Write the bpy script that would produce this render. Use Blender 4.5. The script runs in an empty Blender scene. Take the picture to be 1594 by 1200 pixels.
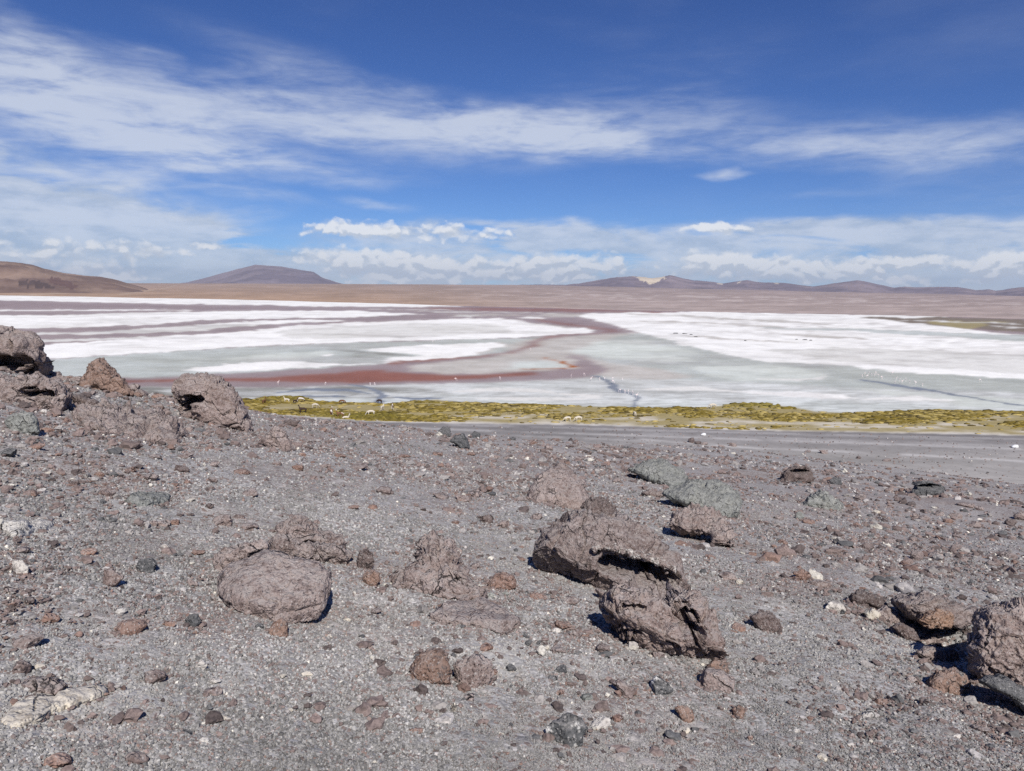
import bpy, bmesh, math, random
import numpy as np
from mathutils import Matrix, Vector

rnd = random.Random(7)
rng = np.random.default_rng(11)
scene = bpy.context.scene
COL = scene.collection

# ------------------------------------------------------------------ camera
PW, PH, F = 1594.0, 1200.0, 1151.0            # photograph size and focal length in photo pixels
EYE = 28.0                                    # camera height above the lagoon (z = 0), standing on a volcanic slope
PITCH, ROLL = math.radians(7.18), math.atan(0.0095)
CAM = np.array([0.0, 0.0, EYE])
_f = np.array([0, math.cos(PITCH), -math.sin(PITCH)])
_r0 = np.array([1.0, 0, 0]); _u0 = np.array([0, math.sin(PITCH), math.cos(PITCH)])
_r = _r0*math.cos(ROLL) + _u0*math.sin(ROLL)
_u = _u0*math.cos(ROLL) - _r0*math.sin(ROLL)
cam_data = bpy.data.cameras.new('camera')
cam = bpy.data.objects.new('camera', cam_data); COL.objects.link(cam)
m = Matrix.Identity(4)
for i in range(3):
    m[i][0], m[i][1], m[i][2], m[i][3] = _r[i], _u[i], -_f[i], CAM[i]
cam.matrix_world = m
cam_data.sensor_width = 36.0; cam_data.lens = 36.0*F/PW
cam_data.clip_start = 0.1; cam_data.clip_end = 200000
scene.camera = cam

# ------------------------------------------------------------------ light
SUN_EL, SUN_AZ = math.radians(43), math.radians(167)     # azimuth clockwise from +Y: behind the camera, a little right
sun_data = bpy.data.lights.new('sun', 'SUN'); sun_data.energy = 5.0; sun_data.angle = math.radians(0.5)
sun_data.color = (1.0, 0.955, 0.90)
sun = bpy.data.objects.new('sun', sun_data); COL.objects.link(sun)
sd = Vector((math.sin(SUN_AZ)*math.cos(SUN_EL), math.cos(SUN_AZ)*math.cos(SUN_EL), math.sin(SUN_EL)))
sun.rotation_euler = sd.to_track_quat('Z', 'Y').to_euler()
sun.location = (0, -40, 90)
scene.view_settings.view_transform = 'Standard'; scene.view_settings.look = 'None'
scene.view_settings.exposure = 0.0; scene.view_settings.gamma = 1.0
scene.view_settings.use_curve_mapping = False
scene.cycles.max_bounces = 6; scene.cycles.diffuse_bounces = 3; scene.cycles.glossy_bounces = 2
scene.cycles.volume_bounces = 0; scene.cycles.transmission_bounces = 2
scene.cycles.use_denoising = False
scene.cycles.sample_clamp_indirect = 2.0; scene.cycles.sample_clamp_direct = 6.0

def ray(px, py):
    px = np.asarray(px, float); py = np.asarray(py, float)
    a = (px - PW/2)/F; b = -(py - PH/2)/F
    return _f + a[..., None]*_r + b[..., None]*_u      # forward component is 1
def project(P):
    d = P - CAM
    w = d @ _f
    return PW/2 + F*(d @ _r)/w, PH/2 - F*(d @ _u)/w, w

# ------------------------------------------------------------------ world: clear high-altitude sky with cirrus and far cumulus
world = bpy.data.worlds.new('World'); scene.world = world; world.use_nodes = True
def build_world():
    nt = world.node_tree; N = nt.nodes; L = nt.links; N.clear()
    def nd(t, **k):
        n = N.new(t)
        for a, v in k.items(): setattr(n, a, v)
        return n
    def mth(op, a, b=None, c=None, clamp=False):
        n = nd('ShaderNodeMath', operation=op, use_clamp=clamp)
        for i, v in enumerate((a, b, c)):
            if v is None: continue
            if isinstance(v, (int, float)): n.inputs[i].default_value = v
            else: L.new(v, n.inputs[i])
        return n.outputs[0]
    out = nd('ShaderNodeOutputWorld'); bg = nd('ShaderNodeBackground'); L.new(bg.outputs[0], out.inputs[0])
    sky = nd('ShaderNodeTexSky', sky_type='NISHITA', sun_disc=False)
    sky.sun_elevation = SUN_EL; sky.sun_rotation = SUN_AZ
    sky.altitude = SKY['alt']; sky.air_density = SKY['air']; sky.dust_density = SKY['dust']; sky.ozone_density = SKY['ozone']
    tc = nd('ShaderNodeTexCoord'); sep = nd('ShaderNodeSeparateXYZ'); L.new(tc.outputs['Generated'], sep.inputs[0])
    U = mth('ARCTAN2', sep.outputs[0], sep.outputs[1])
    V = mth('ARCSINE', sep.outputs[2])
    uv = nd('ShaderNodeCombineXYZ'); L.new(U, uv.inputs[0]); L.new(V, uv.inputs[1])
    def ang(px, py):
        d = ray(px, py); d = d/np.linalg.norm(d)
        return math.atan2(d[0], d[1]), math.asin(d[2])
    def noise(scale, sx, sy, rot=0, off=0.0, detail=6, rough=0.55, dist=0.0, dv=0.0):
        mp = nd('ShaderNodeMapping'); mp.inputs['Location'].default_value = (off, off*0.37 + dv*sy, off)
        mp.inputs['Rotation'].default_value = (0, 0, rot); mp.inputs['Scale'].default_value = (sx, sy, 1)
        L.new(uv.outputs[0], mp.inputs[0])
        n = nd('ShaderNodeTexNoise'); n.inputs['Scale'].default_value = scale; n.inputs['Detail'].default_value = detail
        n.inputs['Roughness'].default_value = rough; n.inputs['Distortion'].default_value = dist
        L.new(mp.outputs[0], n.inputs['Vector']); return n.outputs['Fac']
    # warped coordinates: blobs lose their round edge
    wx = noise(6, 1, 2.2, off=3.1, detail=4); wy = noise(6, 1, 2.2, off=9.7, detail=4)
    wv = nd('ShaderNodeCombineXYZ')
    L.new(mth('MULTIPLY_ADD', mth('SUBTRACT', wx, 0.5), 0.16, U), wv.inputs[0])
    L.new(mth('MULTIPLY_ADD', mth('SUBTRACT', wy, 0.5), 0.05, V), wv.inputs[1])
    fx = noise(16, 1, 1.2, off=5.3, detail=6, rough=.6); fy = noise(16, 1, 1.2, off=1.7, detail=6, rough=.6)
    cv = nd('ShaderNodeCombineXYZ')
    L.new(mth('MULTIPLY_ADD', mth('SUBTRACT', fx, 0.5), 0.085, U), cv.inputs[0])
    L.new(mth('MULTIPLY_ADD', mth('SUBTRACT', fy, 0.5), 0.032, V), cv.inputs[1])
    def blobs(vec, lst, dv=0.0):
        tot = None
        for (px, py, su, sv, rot, s) in lst:
            u0, v0 = ang(px, py); v0 += dv
            mp = nd('ShaderNodeMapping', vector_type='TEXTURE')
            mp.inputs['Location'].default_value = (u0, v0, 0)
            mp.inputs['Rotation'].default_value = (0, 0, -math.radians(rot))
            mp.inputs['Scale'].default_value = (su/F, sv/F, 1)
            L.new(vec, mp.inputs[0])
            g = nd('ShaderNodeTexGradient', gradient_type='SPHERICAL'); L.new(mp.outputs[0], g.inputs[0])
            v = mth('MULTIPLY', g.outputs['Fac'], s)
            tot = v if tot is None else mth('ADD', tot, v)
        return tot
    def smooth(x, a, b):
        n = nd('ShaderNodeMapRange', interpolation_type='SMOOTHSTEP'); L.new(x, n.inputs[0])
        n.inputs[1].default_value = a; n.inputs[2].default_value = b; return n.outputs[0]
    cir = blobs(wv.outputs[0], CIRRUS)
    fib = noise(8, 1, 5.0, rot=math.radians(-12), off=2.2, detail=9, rough=.60, dist=.5)
    fib2 = noise(26, 1, 4.0, rot=math.radians(14), off=6.2, detail=6, rough=.6)
    tex = mth('MULTIPLY_ADD', fib, 1.25, mth('MULTIPLY', fib2, 0.45))            # about 0.85 mean
    a1 = mth('MULTIPLY', cir, mth('MULTIPLY', mth('MULTIPLY_ADD', smooth(tex, 0.40, 1.25), .75, .25), 1.5), clamp=False)
    a1 = mth('MULTIPLY', smooth(a1, 0.02, 1.5), 0.74)
    # thin veil everywhere, a little
    veil = mth('MULTIPLY', smooth(noise(2.4, 1, 3.4, rot=-.15, off=12.0, detail=6), 0.5, 0.85), 0.10)
    a1 = mth('MAXIMUM', a1, veil)
    st = blobs(wv.outputs[0], STRATUS)
    stex = noise(9, 1, 3.6, off=4.4, detail=8, rough=.60, dist=.4)
    a2 = mth('MULTIPLY', smooth(mth('MULTIPLY', st, mth('MULTIPLY_ADD', stex, 3.6, -1.05)), 0.02, .85), 0.74)
    sshade = smooth(mth('ADD', mth('MULTIPLY', noise(14, 1, 3.0, off=7.4, detail=6, rough=.6), .7), mth('MULTIPLY', stex, .3)), .38, .62)
    cu = blobs(cv.outputs[0], CUMULUS); cu_up = blobs(cv.outputs[0], CUMULUS, dv=-0.008)
    puff = noise(40, 1, 1.35, off=8.8, detail=7, rough=.62)
    def bill(dv):
        mp = nd('ShaderNodeMapping'); mp.inputs['Scale'].default_value = (1, 1.45, 1); mp.inputs['Location'].default_value = (3.3, dv*1.45, 0); L.new(cv.outputs[0], mp.inputs[0])
        v = nd('ShaderNodeTexVoronoi', feature='SMOOTH_F1'); v.inputs['Scale'].default_value = 62; v.inputs['Smoothness'].default_value = .35
        L.new(mp.outputs[0], v.inputs['Vector']); return mth('SUBTRACT', .45, v.outputs['Distance'])
    bl = bill(0.0); blu = bill(.006)
    inn = smooth(cu, .02, .22)
    cum = mth('ADD', cu, mth('MULTIPLY', inn, mth('ADD', mth('MULTIPLY', mth('SUBTRACT', puff, 0.5), .9), mth('MULTIPLY', bl, .75))))
    a3 = mth('MULTIPLY', smooth(cum, 0.22, 0.80), 0.90)
    lit = mth('ADD', mth('MULTIPLY', mth('SUBTRACT', cu, cu_up), 1.5), mth('MULTIPLY', mth('SUBTRACT', bl, blu), 2.6))
    lit = mth('MULTIPLY_ADD', mth('SUBTRACT', puff, .5), 1.1, lit)
    lit = smooth(lit, -.45, .58)
    def mix(a, b, f):
        n = nd('ShaderNodeMix', data_type='RGBA'); n.clamp_factor = True
        for k, v in ((6, a), (7, b)):
            if isinstance(v, tuple): n.inputs[k].default_value = (*v, 1)
            else: L.new(v, n.inputs[k])
        if isinstance(f, (int, float)): n.inputs[0].default_value = f
        else: L.new(f, n.inputs[0])
        return n.outputs[2]
    K = 1.0/SKY['strength']
    c = lambda r, g, b: (r*K, g*K, b*K)
    # deep blue of the thin air at 4300 m
    ss = nd('ShaderNodeSeparateColor'); L.new(sky.outputs[0], ss.inputs[0]); cc = nd('ShaderNodeCombineColor')
    for i, (pw, kk) in enumerate(SKY['grade']):
        v = mth('POWER', mth('MULTIPLY', ss.outputs[i], SKY['strength']), pw)
        L.new(mth('MULTIPLY', v, kk*K), cc.inputs[i])
    x = mix(cc.outputs[0], c(*SKY['cirrus']), a1)
    x = mix(x, mix(c(*SKY['strat_dark']), c(*SKY['stratus']), sshade), a2)
    cumc = mix(c(*SKY['cu_dark']), c(*SKY['cu_lit']), lit)
    x = mix(x, cumc, a3)
    L.new(x, bg.inputs[0]); bg.inputs[1].default_value = SKY['strength']
SKY = dict(alt=4300, air=1.0, dust=0.6, ozone=1.6, strength=0.085, grade=((1.30,.66),(1.18,.86),(.98,1.12)), cirrus=(0.72, 0.77, 0.86), strat_dark=(.47, .55, .67), stratus=(0.74, 0.78, 0.85),
           cu_lit=(0.92, 0.935, 0.96), cu_dark=(0.60, 0.66, 0.75))
# centre px, half sizes px, fall to the right in degrees, strength
CIRRUS = [(40,160,380,110,16,.95),(330,190,420,75,7,.9),(620,190,420,62,6,.9),(830,212,280,44,4,.95),(1090,205,420,60,4,.55),
          (1310,228,320,38,2,.65),(1560,215,240,45,-12,.4),(40,70,170,60,35,.45),(420,92,240,44,10,.4),(980,165,360,100,-14,.35),
          (280,232,240,32,9,.65),(60,270,220,14,1,.65),(230,262,150,12,-4,.5),(470,266,260,24,3,.45),(600,320,100,14,6,.75),
          (345,339,130,17,-4,.75),(440,312,180,15,8,.45),(1120,269,42,10,0,.8),(190,72,70,16,8,.5),(1250,300,90,9,0,.3),
          (70,300,110,9,4,.5),(-600,200,700,150,8,.6),(2150,190,700,120,-8,.5)]
STRATUS = [(20,362,360,120,9,2.0),(230,398,340,80,3,1.4),(520,420,380,52,0,.95),(1130,368,520,34,0,1.0),(1390,360,220,28,4,.8),(860,376,260,36,0,.75),
           (1150,424,480,46,0,1.0),(820,425,380,46,0,.9),(1500,432,300,44,0,.75),(700,365,240,30,0,.7),(-500,370,600,130,4,1.),(2100,400,700,80,0,.8)]
CUMULUS = [(500,362,70,18,0,.8),(560,358,75,19,0,.9),(600,366,60,15,0,.6),(680,362,60,20,0,.85),(730,368,80,18,0,.6),(790,362,50,15,0,.5),(515,402,75,24,0,.9),(580,410,70,26,0,1.),(640,408,75,26,0,1.),
           (710,415,80,24,0,.9),(790,416,80,24,0,.85),(850,410,75,27,0,1.),(920,410,70,26,0,1.),(965,416,40,16,0,.8),(600,434,160,20,0,.7),(760,436,200,18,0,.7),(900,434,120,16,0,.6),
           (1085,358,42,11,0,.8),(1135,356,55,15,0,1.),(1090,406,90,24,0,.9),(1150,414,110,22,0,.8),(1250,420,110,20,0,.8),(1340,414,110,22,0,.9),(1430,412,90,18,0,.85),(1200,434,220,16,0,.6),
           (1565,424,80,28,0,1.),(1600,412,60,22,0,.9),(1410,442,70,14,0,.9),(185,432,80,18,0,.7),(325,381,34,10,0,.8),(240,392,90,22,0,.6),(110,400,140,40,0,.5),(-200,390,300,60,0,.7),(1900,410,260,50,0,.8)]
build_world()
world.cycles.sampling_method = 'NONE'

# ------------------------------------------------------------------ numpy noise
def _h(ix, iy, iz, seed):
    h = (ix.astype(np.int64)*73856093) ^ (iy.astype(np.int64)*19349663) ^ (iz.astype(np.int64)*83492791) ^ (seed*2654435761)
    h &= 0xffffffff
    h = ((h ^ (h >> 15))*2246822519) & 0xffffffff
    h = ((h ^ (h >> 13))*3266489917) & 0xffffffff
    return ((h ^ (h >> 16)) & 0xffffff)/float(0xffffff)
def vn(p, seed=0):
    p = np.asarray(p, float)
    if p.shape[-1] == 2: p = np.concatenate([p, np.zeros(p.shape[:-1]+(1,))], -1)
    i = np.floor(p).astype(np.int64); t = p - i; t = t*t*t*(t*(t*6-15)+10)
    x, y, z = i[..., 0], i[..., 1], i[..., 2]; a, b, c = t[..., 0], t[..., 1], t[..., 2]
    def lerp(u, v, w): return u + (v-u)*w
    flat = not np.any(c)
    def layer(zz):
        return lerp(lerp(_h(x, y, zz, seed), _h(x+1, y, zz, seed), a), lerp(_h(x, y+1, zz, seed), _h(x+1, y+1, zz, seed), a), b)
    l0 = layer(z)
    return (l0 if flat else lerp(l0, layer(z+1), c))*2-1
def fbm(p, o=4, seed=0, gain=.5, lac=2.03):
    s = 0; A = 1; T = 0; q = np.asarray(p, float)
    for k in range(o):
        s = s + A*vn(q, seed+k*17); T += A; A *= gain; q = q*lac + 3.7
    return s/T
def ridge(p, o=4, seed=0, gain=.55):
    s = 0; A = 1; T = 0; q = np.asarray(p, float)
    for k in range(o):
        s = s + A*(1-np.abs(vn(q, seed+k*13))*2); T += A; A *= gain; q = q*2.07 + 1.3
    return s/T
def worley(p, seed=0):
    i = np.floor(p).astype(np.int64); best = np.full(p.shape[0], 9.0)
    for dx in (-1, 0, 1):
        for dy in (-1, 0, 1):
            for dz in (-1, 0, 1):
                c = i + (dx, dy, dz)
                q = np.stack([c[:, k] + _h(c[:, 0], c[:, 1], c[:, 2], seed+k+1) for k in range(3)], 1)
                best = np.minimum(best, ((p-q)**2).sum(1))
    return np.sqrt(best)
def facet(p, seed=0):
    """broken-rock relief: every cell is a tilted plane of its own"""
    i = np.floor(p).astype(np.int64); best = np.full(p.shape[0], 9.0); val = np.zeros(p.shape[0])
    for dx in (-1, 0, 1):
        for dy in (-1, 0, 1):
            for dz in (-1, 0, 1):
                c = i + (dx, dy, dz); h = [_h(c[:, 0], c[:, 1], c[:, 2], seed+k+1) for k in range(7)]
                v = p - np.stack([c[:, k]+h[k] for k in range(3)], 1); d = (v**2).sum(1)
                t = (h[3]-.5)*1.1 + v[:, 0]*(h[4]-.5)*2.0 + v[:, 1]*(h[5]-.5)*2.0 + v[:, 2]*(h[6]-.5)*2.0
                m_ = d < best; best = np.where(m_, d, best); val = np.where(m_, t, val)
    return val
def sstep(a, b, x):
    t = np.clip((x-a)/(b-a), 0, 1); return t*t*(3-2*t)
def in_poly(px, py, poly):
    poly = np.asarray(poly, float); r = np.zeros(px.shape, bool)
    bb = (px >= poly[:, 0].min()) & (px <= poly[:, 0].max()) & (py >= poly[:, 1].min()) & (py <= poly[:, 1].max())
    x, y = px[bb], py[bb]; q = np.zeros(x.shape, bool); n = len(poly)
    for k in range(n):
        x0, y0 = poly[k]; x1, y1 = poly[(k+1) % n]
        if y0 == y1: continue
        c = ((y0 > y) != (y1 > y)) & (x < (x1-x0)*(y-y0)/(y1-y0)+x0)
        q ^= c
    r[bb] = q; return r
def band(px, py, pts, hw):
    """inside a stroke whose vertical half width changes along x-ordered or free points"""
    r = np.zeros(px.shape, bool)
    for k in range(len(pts)-1):
        (x0, y0), (x1, y1) = pts[k], pts[k+1]
        dx, dy = x1-x0, y1-y0; L2 = dx*dx+dy*dy
        t = np.clip(((px-x0)*dx+(py-y0)*dy)/L2, 0, 1)
        d = np.hypot((px-x0-t*dx)*.45, py-y0-t*dy)
        r |= d < hw[k]+(hw[k+1]-hw[k])*t
    return r

# ------------------------------------------------------------------ mesh and object helpers
def mesh_of(name, V, Fc, smooth=True, mat=None):
    V = np.asarray(V, np.float32); Fc = np.asarray(Fc, np.int32)
    me = bpy.data.meshes.new(name)
    n, k = Fc.shape
    me.vertices.add(len(V)); me.vertices.foreach_set('co', V.ravel())
    me.loops.add(n*k); me.loops.foreach_set('vertex_index', Fc.ravel())
    me.polygons.add(n); me.polygons.foreach_set('loop_start', np.arange(0, n*k, k, dtype=np.int32))
    me.polygons.foreach_set('loop_total', np.full(n, k, np.int32))
    me.polygons.foreach_set('use_smooth', np.full(n, smooth, bool))
    me.update(calc_edges=True); me.validate()
    if mat: me.materials.append(mat)
    return me
def link(name, me, loc=None, parent=None, label=None, cat=None, group=None, kind=None):
    o = bpy.data.objects.new(name, me); COL.objects.link(o)
    if loc is not None: o.location = loc
    if parent: o.parent = parent
    if label: o['label'] = label
    if cat: o['category'] = cat
    if group: o['group'] = group
    if kind: o['kind'] = kind
    return o
def attr_col(me, name, rgb):
    a = me.attributes.new(name, 'FLOAT_COLOR', 'POINT')
    c = np.ones((len(me.vertices), 4), np.float32); c[:, :3] = rgb
    a.data.foreach_set('color', c.ravel())
def attr_f(me, name, v):
    a = me.attributes.new(name, 'FLOAT', 'POINT'); a.data.foreach_set('value', np.asarray(v, np.float32).ravel())
def grid_faces(nr, nc):
    i = np.arange(nr-1)[:, None]*nc + np.arange(nc-1)[None]
    return np.stack([i, i+1, i+nc+1, i+nc], -1).reshape(-1, 4)
def lin(r, g, b):
    f = lambda v: (v/255/12.92 if v/255 <= .04045 else ((v/255+.055)/1.055)**2.4)
    return np.array([f(r), f(g), f(b)])
_ico = {}
def ico(s):
    if s not in _ico:
        bm = bmesh.new(); bmesh.ops.create_icosphere(bm, subdivisions=s, radius=1)
        bm.verts.ensure_lookup_table()
        _ico[s] = (np.array([v.co[:] for v in bm.verts]), np.array([[v.index for v in f.verts] for f in bm.faces])); bm.free()
    return _ico[s]
def normals(V, T):
    n = np.cross(V[T[:, 1]]-V[T[:, 0]], V[T[:, 2]]-V[T[:, 0]]); N = np.zeros_like(V)
    for k in range(3):
        for c in range(3): N[:, c] += np.bincount(T[:, k], n[:, c], len(V))
    return N/np.maximum(np.linalg.norm(N, axis=1, keepdims=True), 1e-9)

# ------------------------------------------------------------------ materials
class Mat:
    def __init__(s, name, rough=.95, spec=.15):
        s.m = bpy.data.materials.new(name); s.m.use_nodes = True; s.nt = s.m.node_tree
        s.b = s.nt.nodes['Principled BSDF']; s.b.inputs['Roughness'].default_value = rough
        s.b.inputs['Specular IOR Level'].default_value = spec; s.tc = None
    def n(s, t, **k):
        n = s.nt.nodes.new(t)
        for a, v in k.items(): setattr(n, a, v)
        return n
    def l(s, a, b): s.nt.links.new(a, b)
    def co(s, which='Object'):
        if not s.tc: s.tc = s.n('ShaderNodeTexCoord')
        return s.tc.outputs[which]
    def vec(s, scale, which='Object'):
        mp = s.n('ShaderNodeMapping'); mp.inputs['Scale'].default_value = scale if isinstance(scale, tuple) else (scale,)*3
        s.l(s.co(which), mp.inputs[0]); return mp.outputs[0]
    def noise(s, sc, det=5, rough=.55, vec=None, dist=0):
        n = s.n('ShaderNodeTexNoise'); n.inputs['Scale'].default_value = sc; n.inputs['Detail'].default_value = det
        n.inputs['Roughness'].default_value = rough; n.inputs['Distortion'].default_value = dist
        s.l(vec if vec else s.co(), n.inputs['Vector']); return n.outputs['Fac']
    def vor(s, sc, feature='F1', vec=None, rnd_=1.0):
        n = s.n('ShaderNodeTexVoronoi', feature=feature); n.inputs['Scale'].default_value = sc
        n.inputs['Randomness'].default_value = rnd_
        s.l(vec if vec else s.co(), n.inputs['Vector']); return n
    def cell(s, v, ch=0):
        n = s.n('ShaderNodeSeparateColor'); s.l(v.outputs['Color'], n.inputs[0]); return n.outputs[ch]
    def ramp(s, x, stops):
        n = s.n('ShaderNodeValToRGB'); e = n.color_ramp.elements
        while len(e) < len(stops): e.new(.5)
        for k, (p, c) in enumerate(stops):
            e[k].position = p; e[k].color = (*((c,)*3 if isinstance(c, (int, float)) else c), 1)
        s.l(x, n.inputs[0]); return n.outputs[0]
    def mr(s, x, a, b, c=0., d=1.):
        n = s.n('ShaderNodeMapRange'); s.l(x, n.inputs[0])
        for i, v in enumerate((a, b, c, d)): n.inputs[i+1].default_value = v
        return n.outputs[0]
    def mix(s, a, b, f, blend='MIX'):
        n = s.n('ShaderNodeMix', data_type='RGBA', blend_type=blend)
        for k, v in ((6, a), (7, b)):
            if isinstance(v, tuple) or isinstance(v, np.ndarray): n.inputs[k].default_value = (*v, 1)
            else: s.l(v, n.inputs[k])
        if isinstance(f, (int, float)): n.inputs[0].default_value = f
        else: s.l(f, n.inputs[0])
        return n.outputs[2]
    def mth(s, op, a, b=None):
        n = s.n('ShaderNodeMath', operation=op)
        for i, v in enumerate((a, b)):
            if v is None: continue
            if isinstance(v, (int, float)): n.inputs[i].default_value = v
            else: s.l(v, n.inputs[i])
        return n.outputs[0]
    def attr(s, name):
        n = s.n('ShaderNodeAttribute'); n.attribute_name = name; return n
    def bump(s, h, strength, dist, prev=None):
        n = s.n('ShaderNodeBump'); n.inputs['Strength'].default_value = strength; n.inputs['Distance'].default_value = dist
        s.l(h, n.inputs['Height'])
        if prev: s.l(prev, n.inputs['Normal'])
        return n.outputs[0]
    def out(s, col, nor=None):
        s.l(col, s.b.inputs['Base Color'])
        if nor: s.l(nor, s.b.inputs['Normal'])
        return s.m

def rock_mat(name, c1, c2, dust=(.36, .335, .315), dust_amt=.55, pit=18., spot=None, vein=None, k=1.0, crk=4.5, sr=(7, .53, .60)):
    M = Mat(name)
    geo = M.n('ShaderNodeNewGeometry'); P_ = geo.outputs['Position']
    n1 = M.noise(3.2, 5, .6, vec=P_); n2 = M.noise(19, 6, .60, vec=P_); n3 = M.noise(75, 3, .65, vec=P_)
    col = M.mix(c1, c2, M.mr(n1, .38, .64))
    col = M.mix(col, M.mix(col, (.52, .50, .50), 1.0, 'MULTIPLY'), M.mr(n2, .53, .68))
    if vein: col = M.mix(col, vein, M.mr(M.noise(10, 6, .72, vec=P_, dist=1.4), .56, .63))
    oi = M.n('ShaderNodeObjectInfo')
    col = M.mix(col, M.mix(col, (1.30, 1.27, 1.24), 1.0, 'MULTIPLY'), oi.outputs['Random'])
    sp = M.vor(140, vec=P_)
    col = M.mix(col, (.50, .475, .45), M.mr(M.cell(sp), .93, .95, 0, .5))
    col = M.mix(col, M.mix(col, (.38, .36, .36), 1.0, 'MULTIPLY'), M.mr(M.cell(sp, 1), .86, .90, 0, .6))
    sx = M.n('ShaderNodeSeparateXYZ'); M.l(geo.outputs['Normal'], sx.inputs[0])
    du = M.mth('MULTIPLY', M.mr(sx.outputs[2], .30, .92), M.mr(n2, .62, .40))
    col = M.mix(col, dust, M.mth('MULTIPLY', du, dust_amt))
    if spot: col = M.mix(col, spot, M.mr(M.noise(sr[0], 5, .65, vec=P_), sr[1], sr[2]))
    wv = M.n('ShaderNodeVectorMath', operation='MULTIPLY_ADD'); nz = M.n('ShaderNodeTexNoise'); nz.inputs['Scale'].default_value = 5; nz.inputs['Detail'].default_value = 4
    M.l(P_, nz.inputs['Vector']); M.l(nz.outputs['Color'], wv.inputs[0]); wv.inputs[1].default_value = (.16, .16, .16); M.l(P_, wv.inputs[2])
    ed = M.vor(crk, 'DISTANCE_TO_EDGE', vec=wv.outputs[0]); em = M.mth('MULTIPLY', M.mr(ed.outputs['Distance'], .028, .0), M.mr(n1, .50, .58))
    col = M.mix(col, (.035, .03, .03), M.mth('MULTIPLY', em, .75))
    v1 = M.vor(pit, vec=P_); v2 = M.vor(pit*2.7, vec=P_)
    m_ = M.mr(n1, .40, .60)
    h1 = M.mth('MULTIPLY', M.mr(v1.outputs['Distance'], .05, .42), m_)
    h = M.mth('ADD', h1, M.mth('MULTIPLY', M.mr(v2.outputs['Distance'], .05, .42), .45))
    hh = M.mth('ADD', M.mth('MULTIPLY', em, -.030*k), M.mth('MULTIPLY', n2, .026*k)); hh = M.mth('ADD', hh, M.mth('ADD', M.mth('MULTIPLY', h, .020*k), M.mth('MULTIPLY', n3, .006*k)))
    return M.out(col, M.bump(hh, 1.0, 1.0))
LAVA = rock_mat('lava_rock', (.190, .145, .131), (.310, .255, .236))
LAVA_S = rock_mat('lava_rock_smooth', (.225, .178, .163), (.300, .248, .230), k=.9, crk=1.2)
LAVA2 = rock_mat('lava_rock_brown', (.215, .143, .112), (.275, .190, .152), dust_amt=.3, vein=(.075, .066, .064))
LAVA_D = rock_mat('lava_rock_dark', (.105, .080, .074), (.160, .125, .115), dust_amt=.3, pit=20)
LAVA_R = rock_mat('lava_rock_red', (.225, .145, .115), (.285, .190, .155), dust_amt=.3)
GREEN = rock_mat('grey_green_rock', (.190, .200, .186), (.262, .270, .252), dust_amt=.2, pit=13)
SLATE = rock_mat('dark_slate_rock', (.082, .085, .088), (.140, .142, .144), dust_amt=.25)
PALE = rock_mat('pale_rock', (.46, .435, .40), (.58, .555, .51), dust_amt=.2, k=.6)
CREAM = rock_mat('cream_rock', (.50, .455, .37), (.60, .555, .47), dust=(.38, .355, .33), dust_amt=.75, k=.4)
CRUST = rock_mat('lava_rock_salt_crust', (.205, .158, .143), (.265, .212, .195), spot=(.56, .53, .49), sr=(12, .47, .60))
SPOTTED = rock_mat('dark_rock_white_spots', (.085, .088, .09), (.14, .14, .14), spot=(.66, .64, .60), k=.7)
ORANGE = rock_mat('orange_lava_rock', (.25, .16, .115), (.31, .205, .15), dust_amt=.3)

def ground_mat():
    M = Mat('volcanic_gravel')
    big = M.noise(.55, 5, .6); mid = M.noise(2.6, 5, .6)
    v1 = M.vor(72); v2 = M.vor(30); v3 = M.vor(11)
    st = [(0, .16), (.25, .24), (.55, .34), (.82, .46), (1, .60)]
    g1 = M.ramp(M.cell(v1), st); g2 = M.ramp(M.cell(v2), [(0, .12), (.4, .34), (.7, .46), (1, .78)])
    c = M.mix(g1, g2, M.mr(M.cell(v2, 1), .50, .56, .12, .6))
    c = M.mix(c, M.ramp(M.cell(v3), [(0, .24), (.5, .40), (1, .56)]), M.mr(M.cell(v3, 1), .5, .6, .10, .5))
    c = M.mix(c, (.21, .155, .135), M.mr(M.cell(v2, 2), .86, .88, 0, .8))
    c = M.mix(c, (1.0, .965, .92), 1.0, 'MULTIPLY')
    c = M.mix(c, M.mix(c, (.84, .76, .72), 1.0, 'MULTIPLY'), M.mr(big, .48, .70))
    c = M.mix(c, M.mix(c, (.86, .86, .86), 1.0, 'MULTIPLY'), M.mr(mid, .45, .65))
    c = M.mix(c, (.225, .165, .148), M.mth('MULTIPLY', M.attr('brown').outputs['Fac'], M.mr(M.noise(14, 5, .65), .38, .6)))
    c = M.mix(c, (.47, .455, .43), M.mth('MULTIPLY', M.attr('pale').outputs['Fac'], M.mr(M.noise(9, 6, .7), .34, .62)))
    hh = M.mth('ADD', M.mth('MULTIPLY', v2.outputs['Distance'], -.008), M.mth('MULTIPLY', v1.outputs['Distance'], -.004))
    b = M.bump(hh, .6, 1.0)
    return M.out(c, b)
GROUND = ground_mat()
def pebble_mat():
    M = Mat('pebbles'); a = M.attr('Col')
    c = M.mix(a.outputs['Color'], M.mix(a.outputs['Color'], (.55, .55, .55), 1.0, 'MULTIPLY'), M.mr(M.noise(60, 5, .65), .45, .65))
    return M.out(c, M.bump(M.noise(90, 4, .6), .6, .006))
PEB = pebble_mat()
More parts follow.
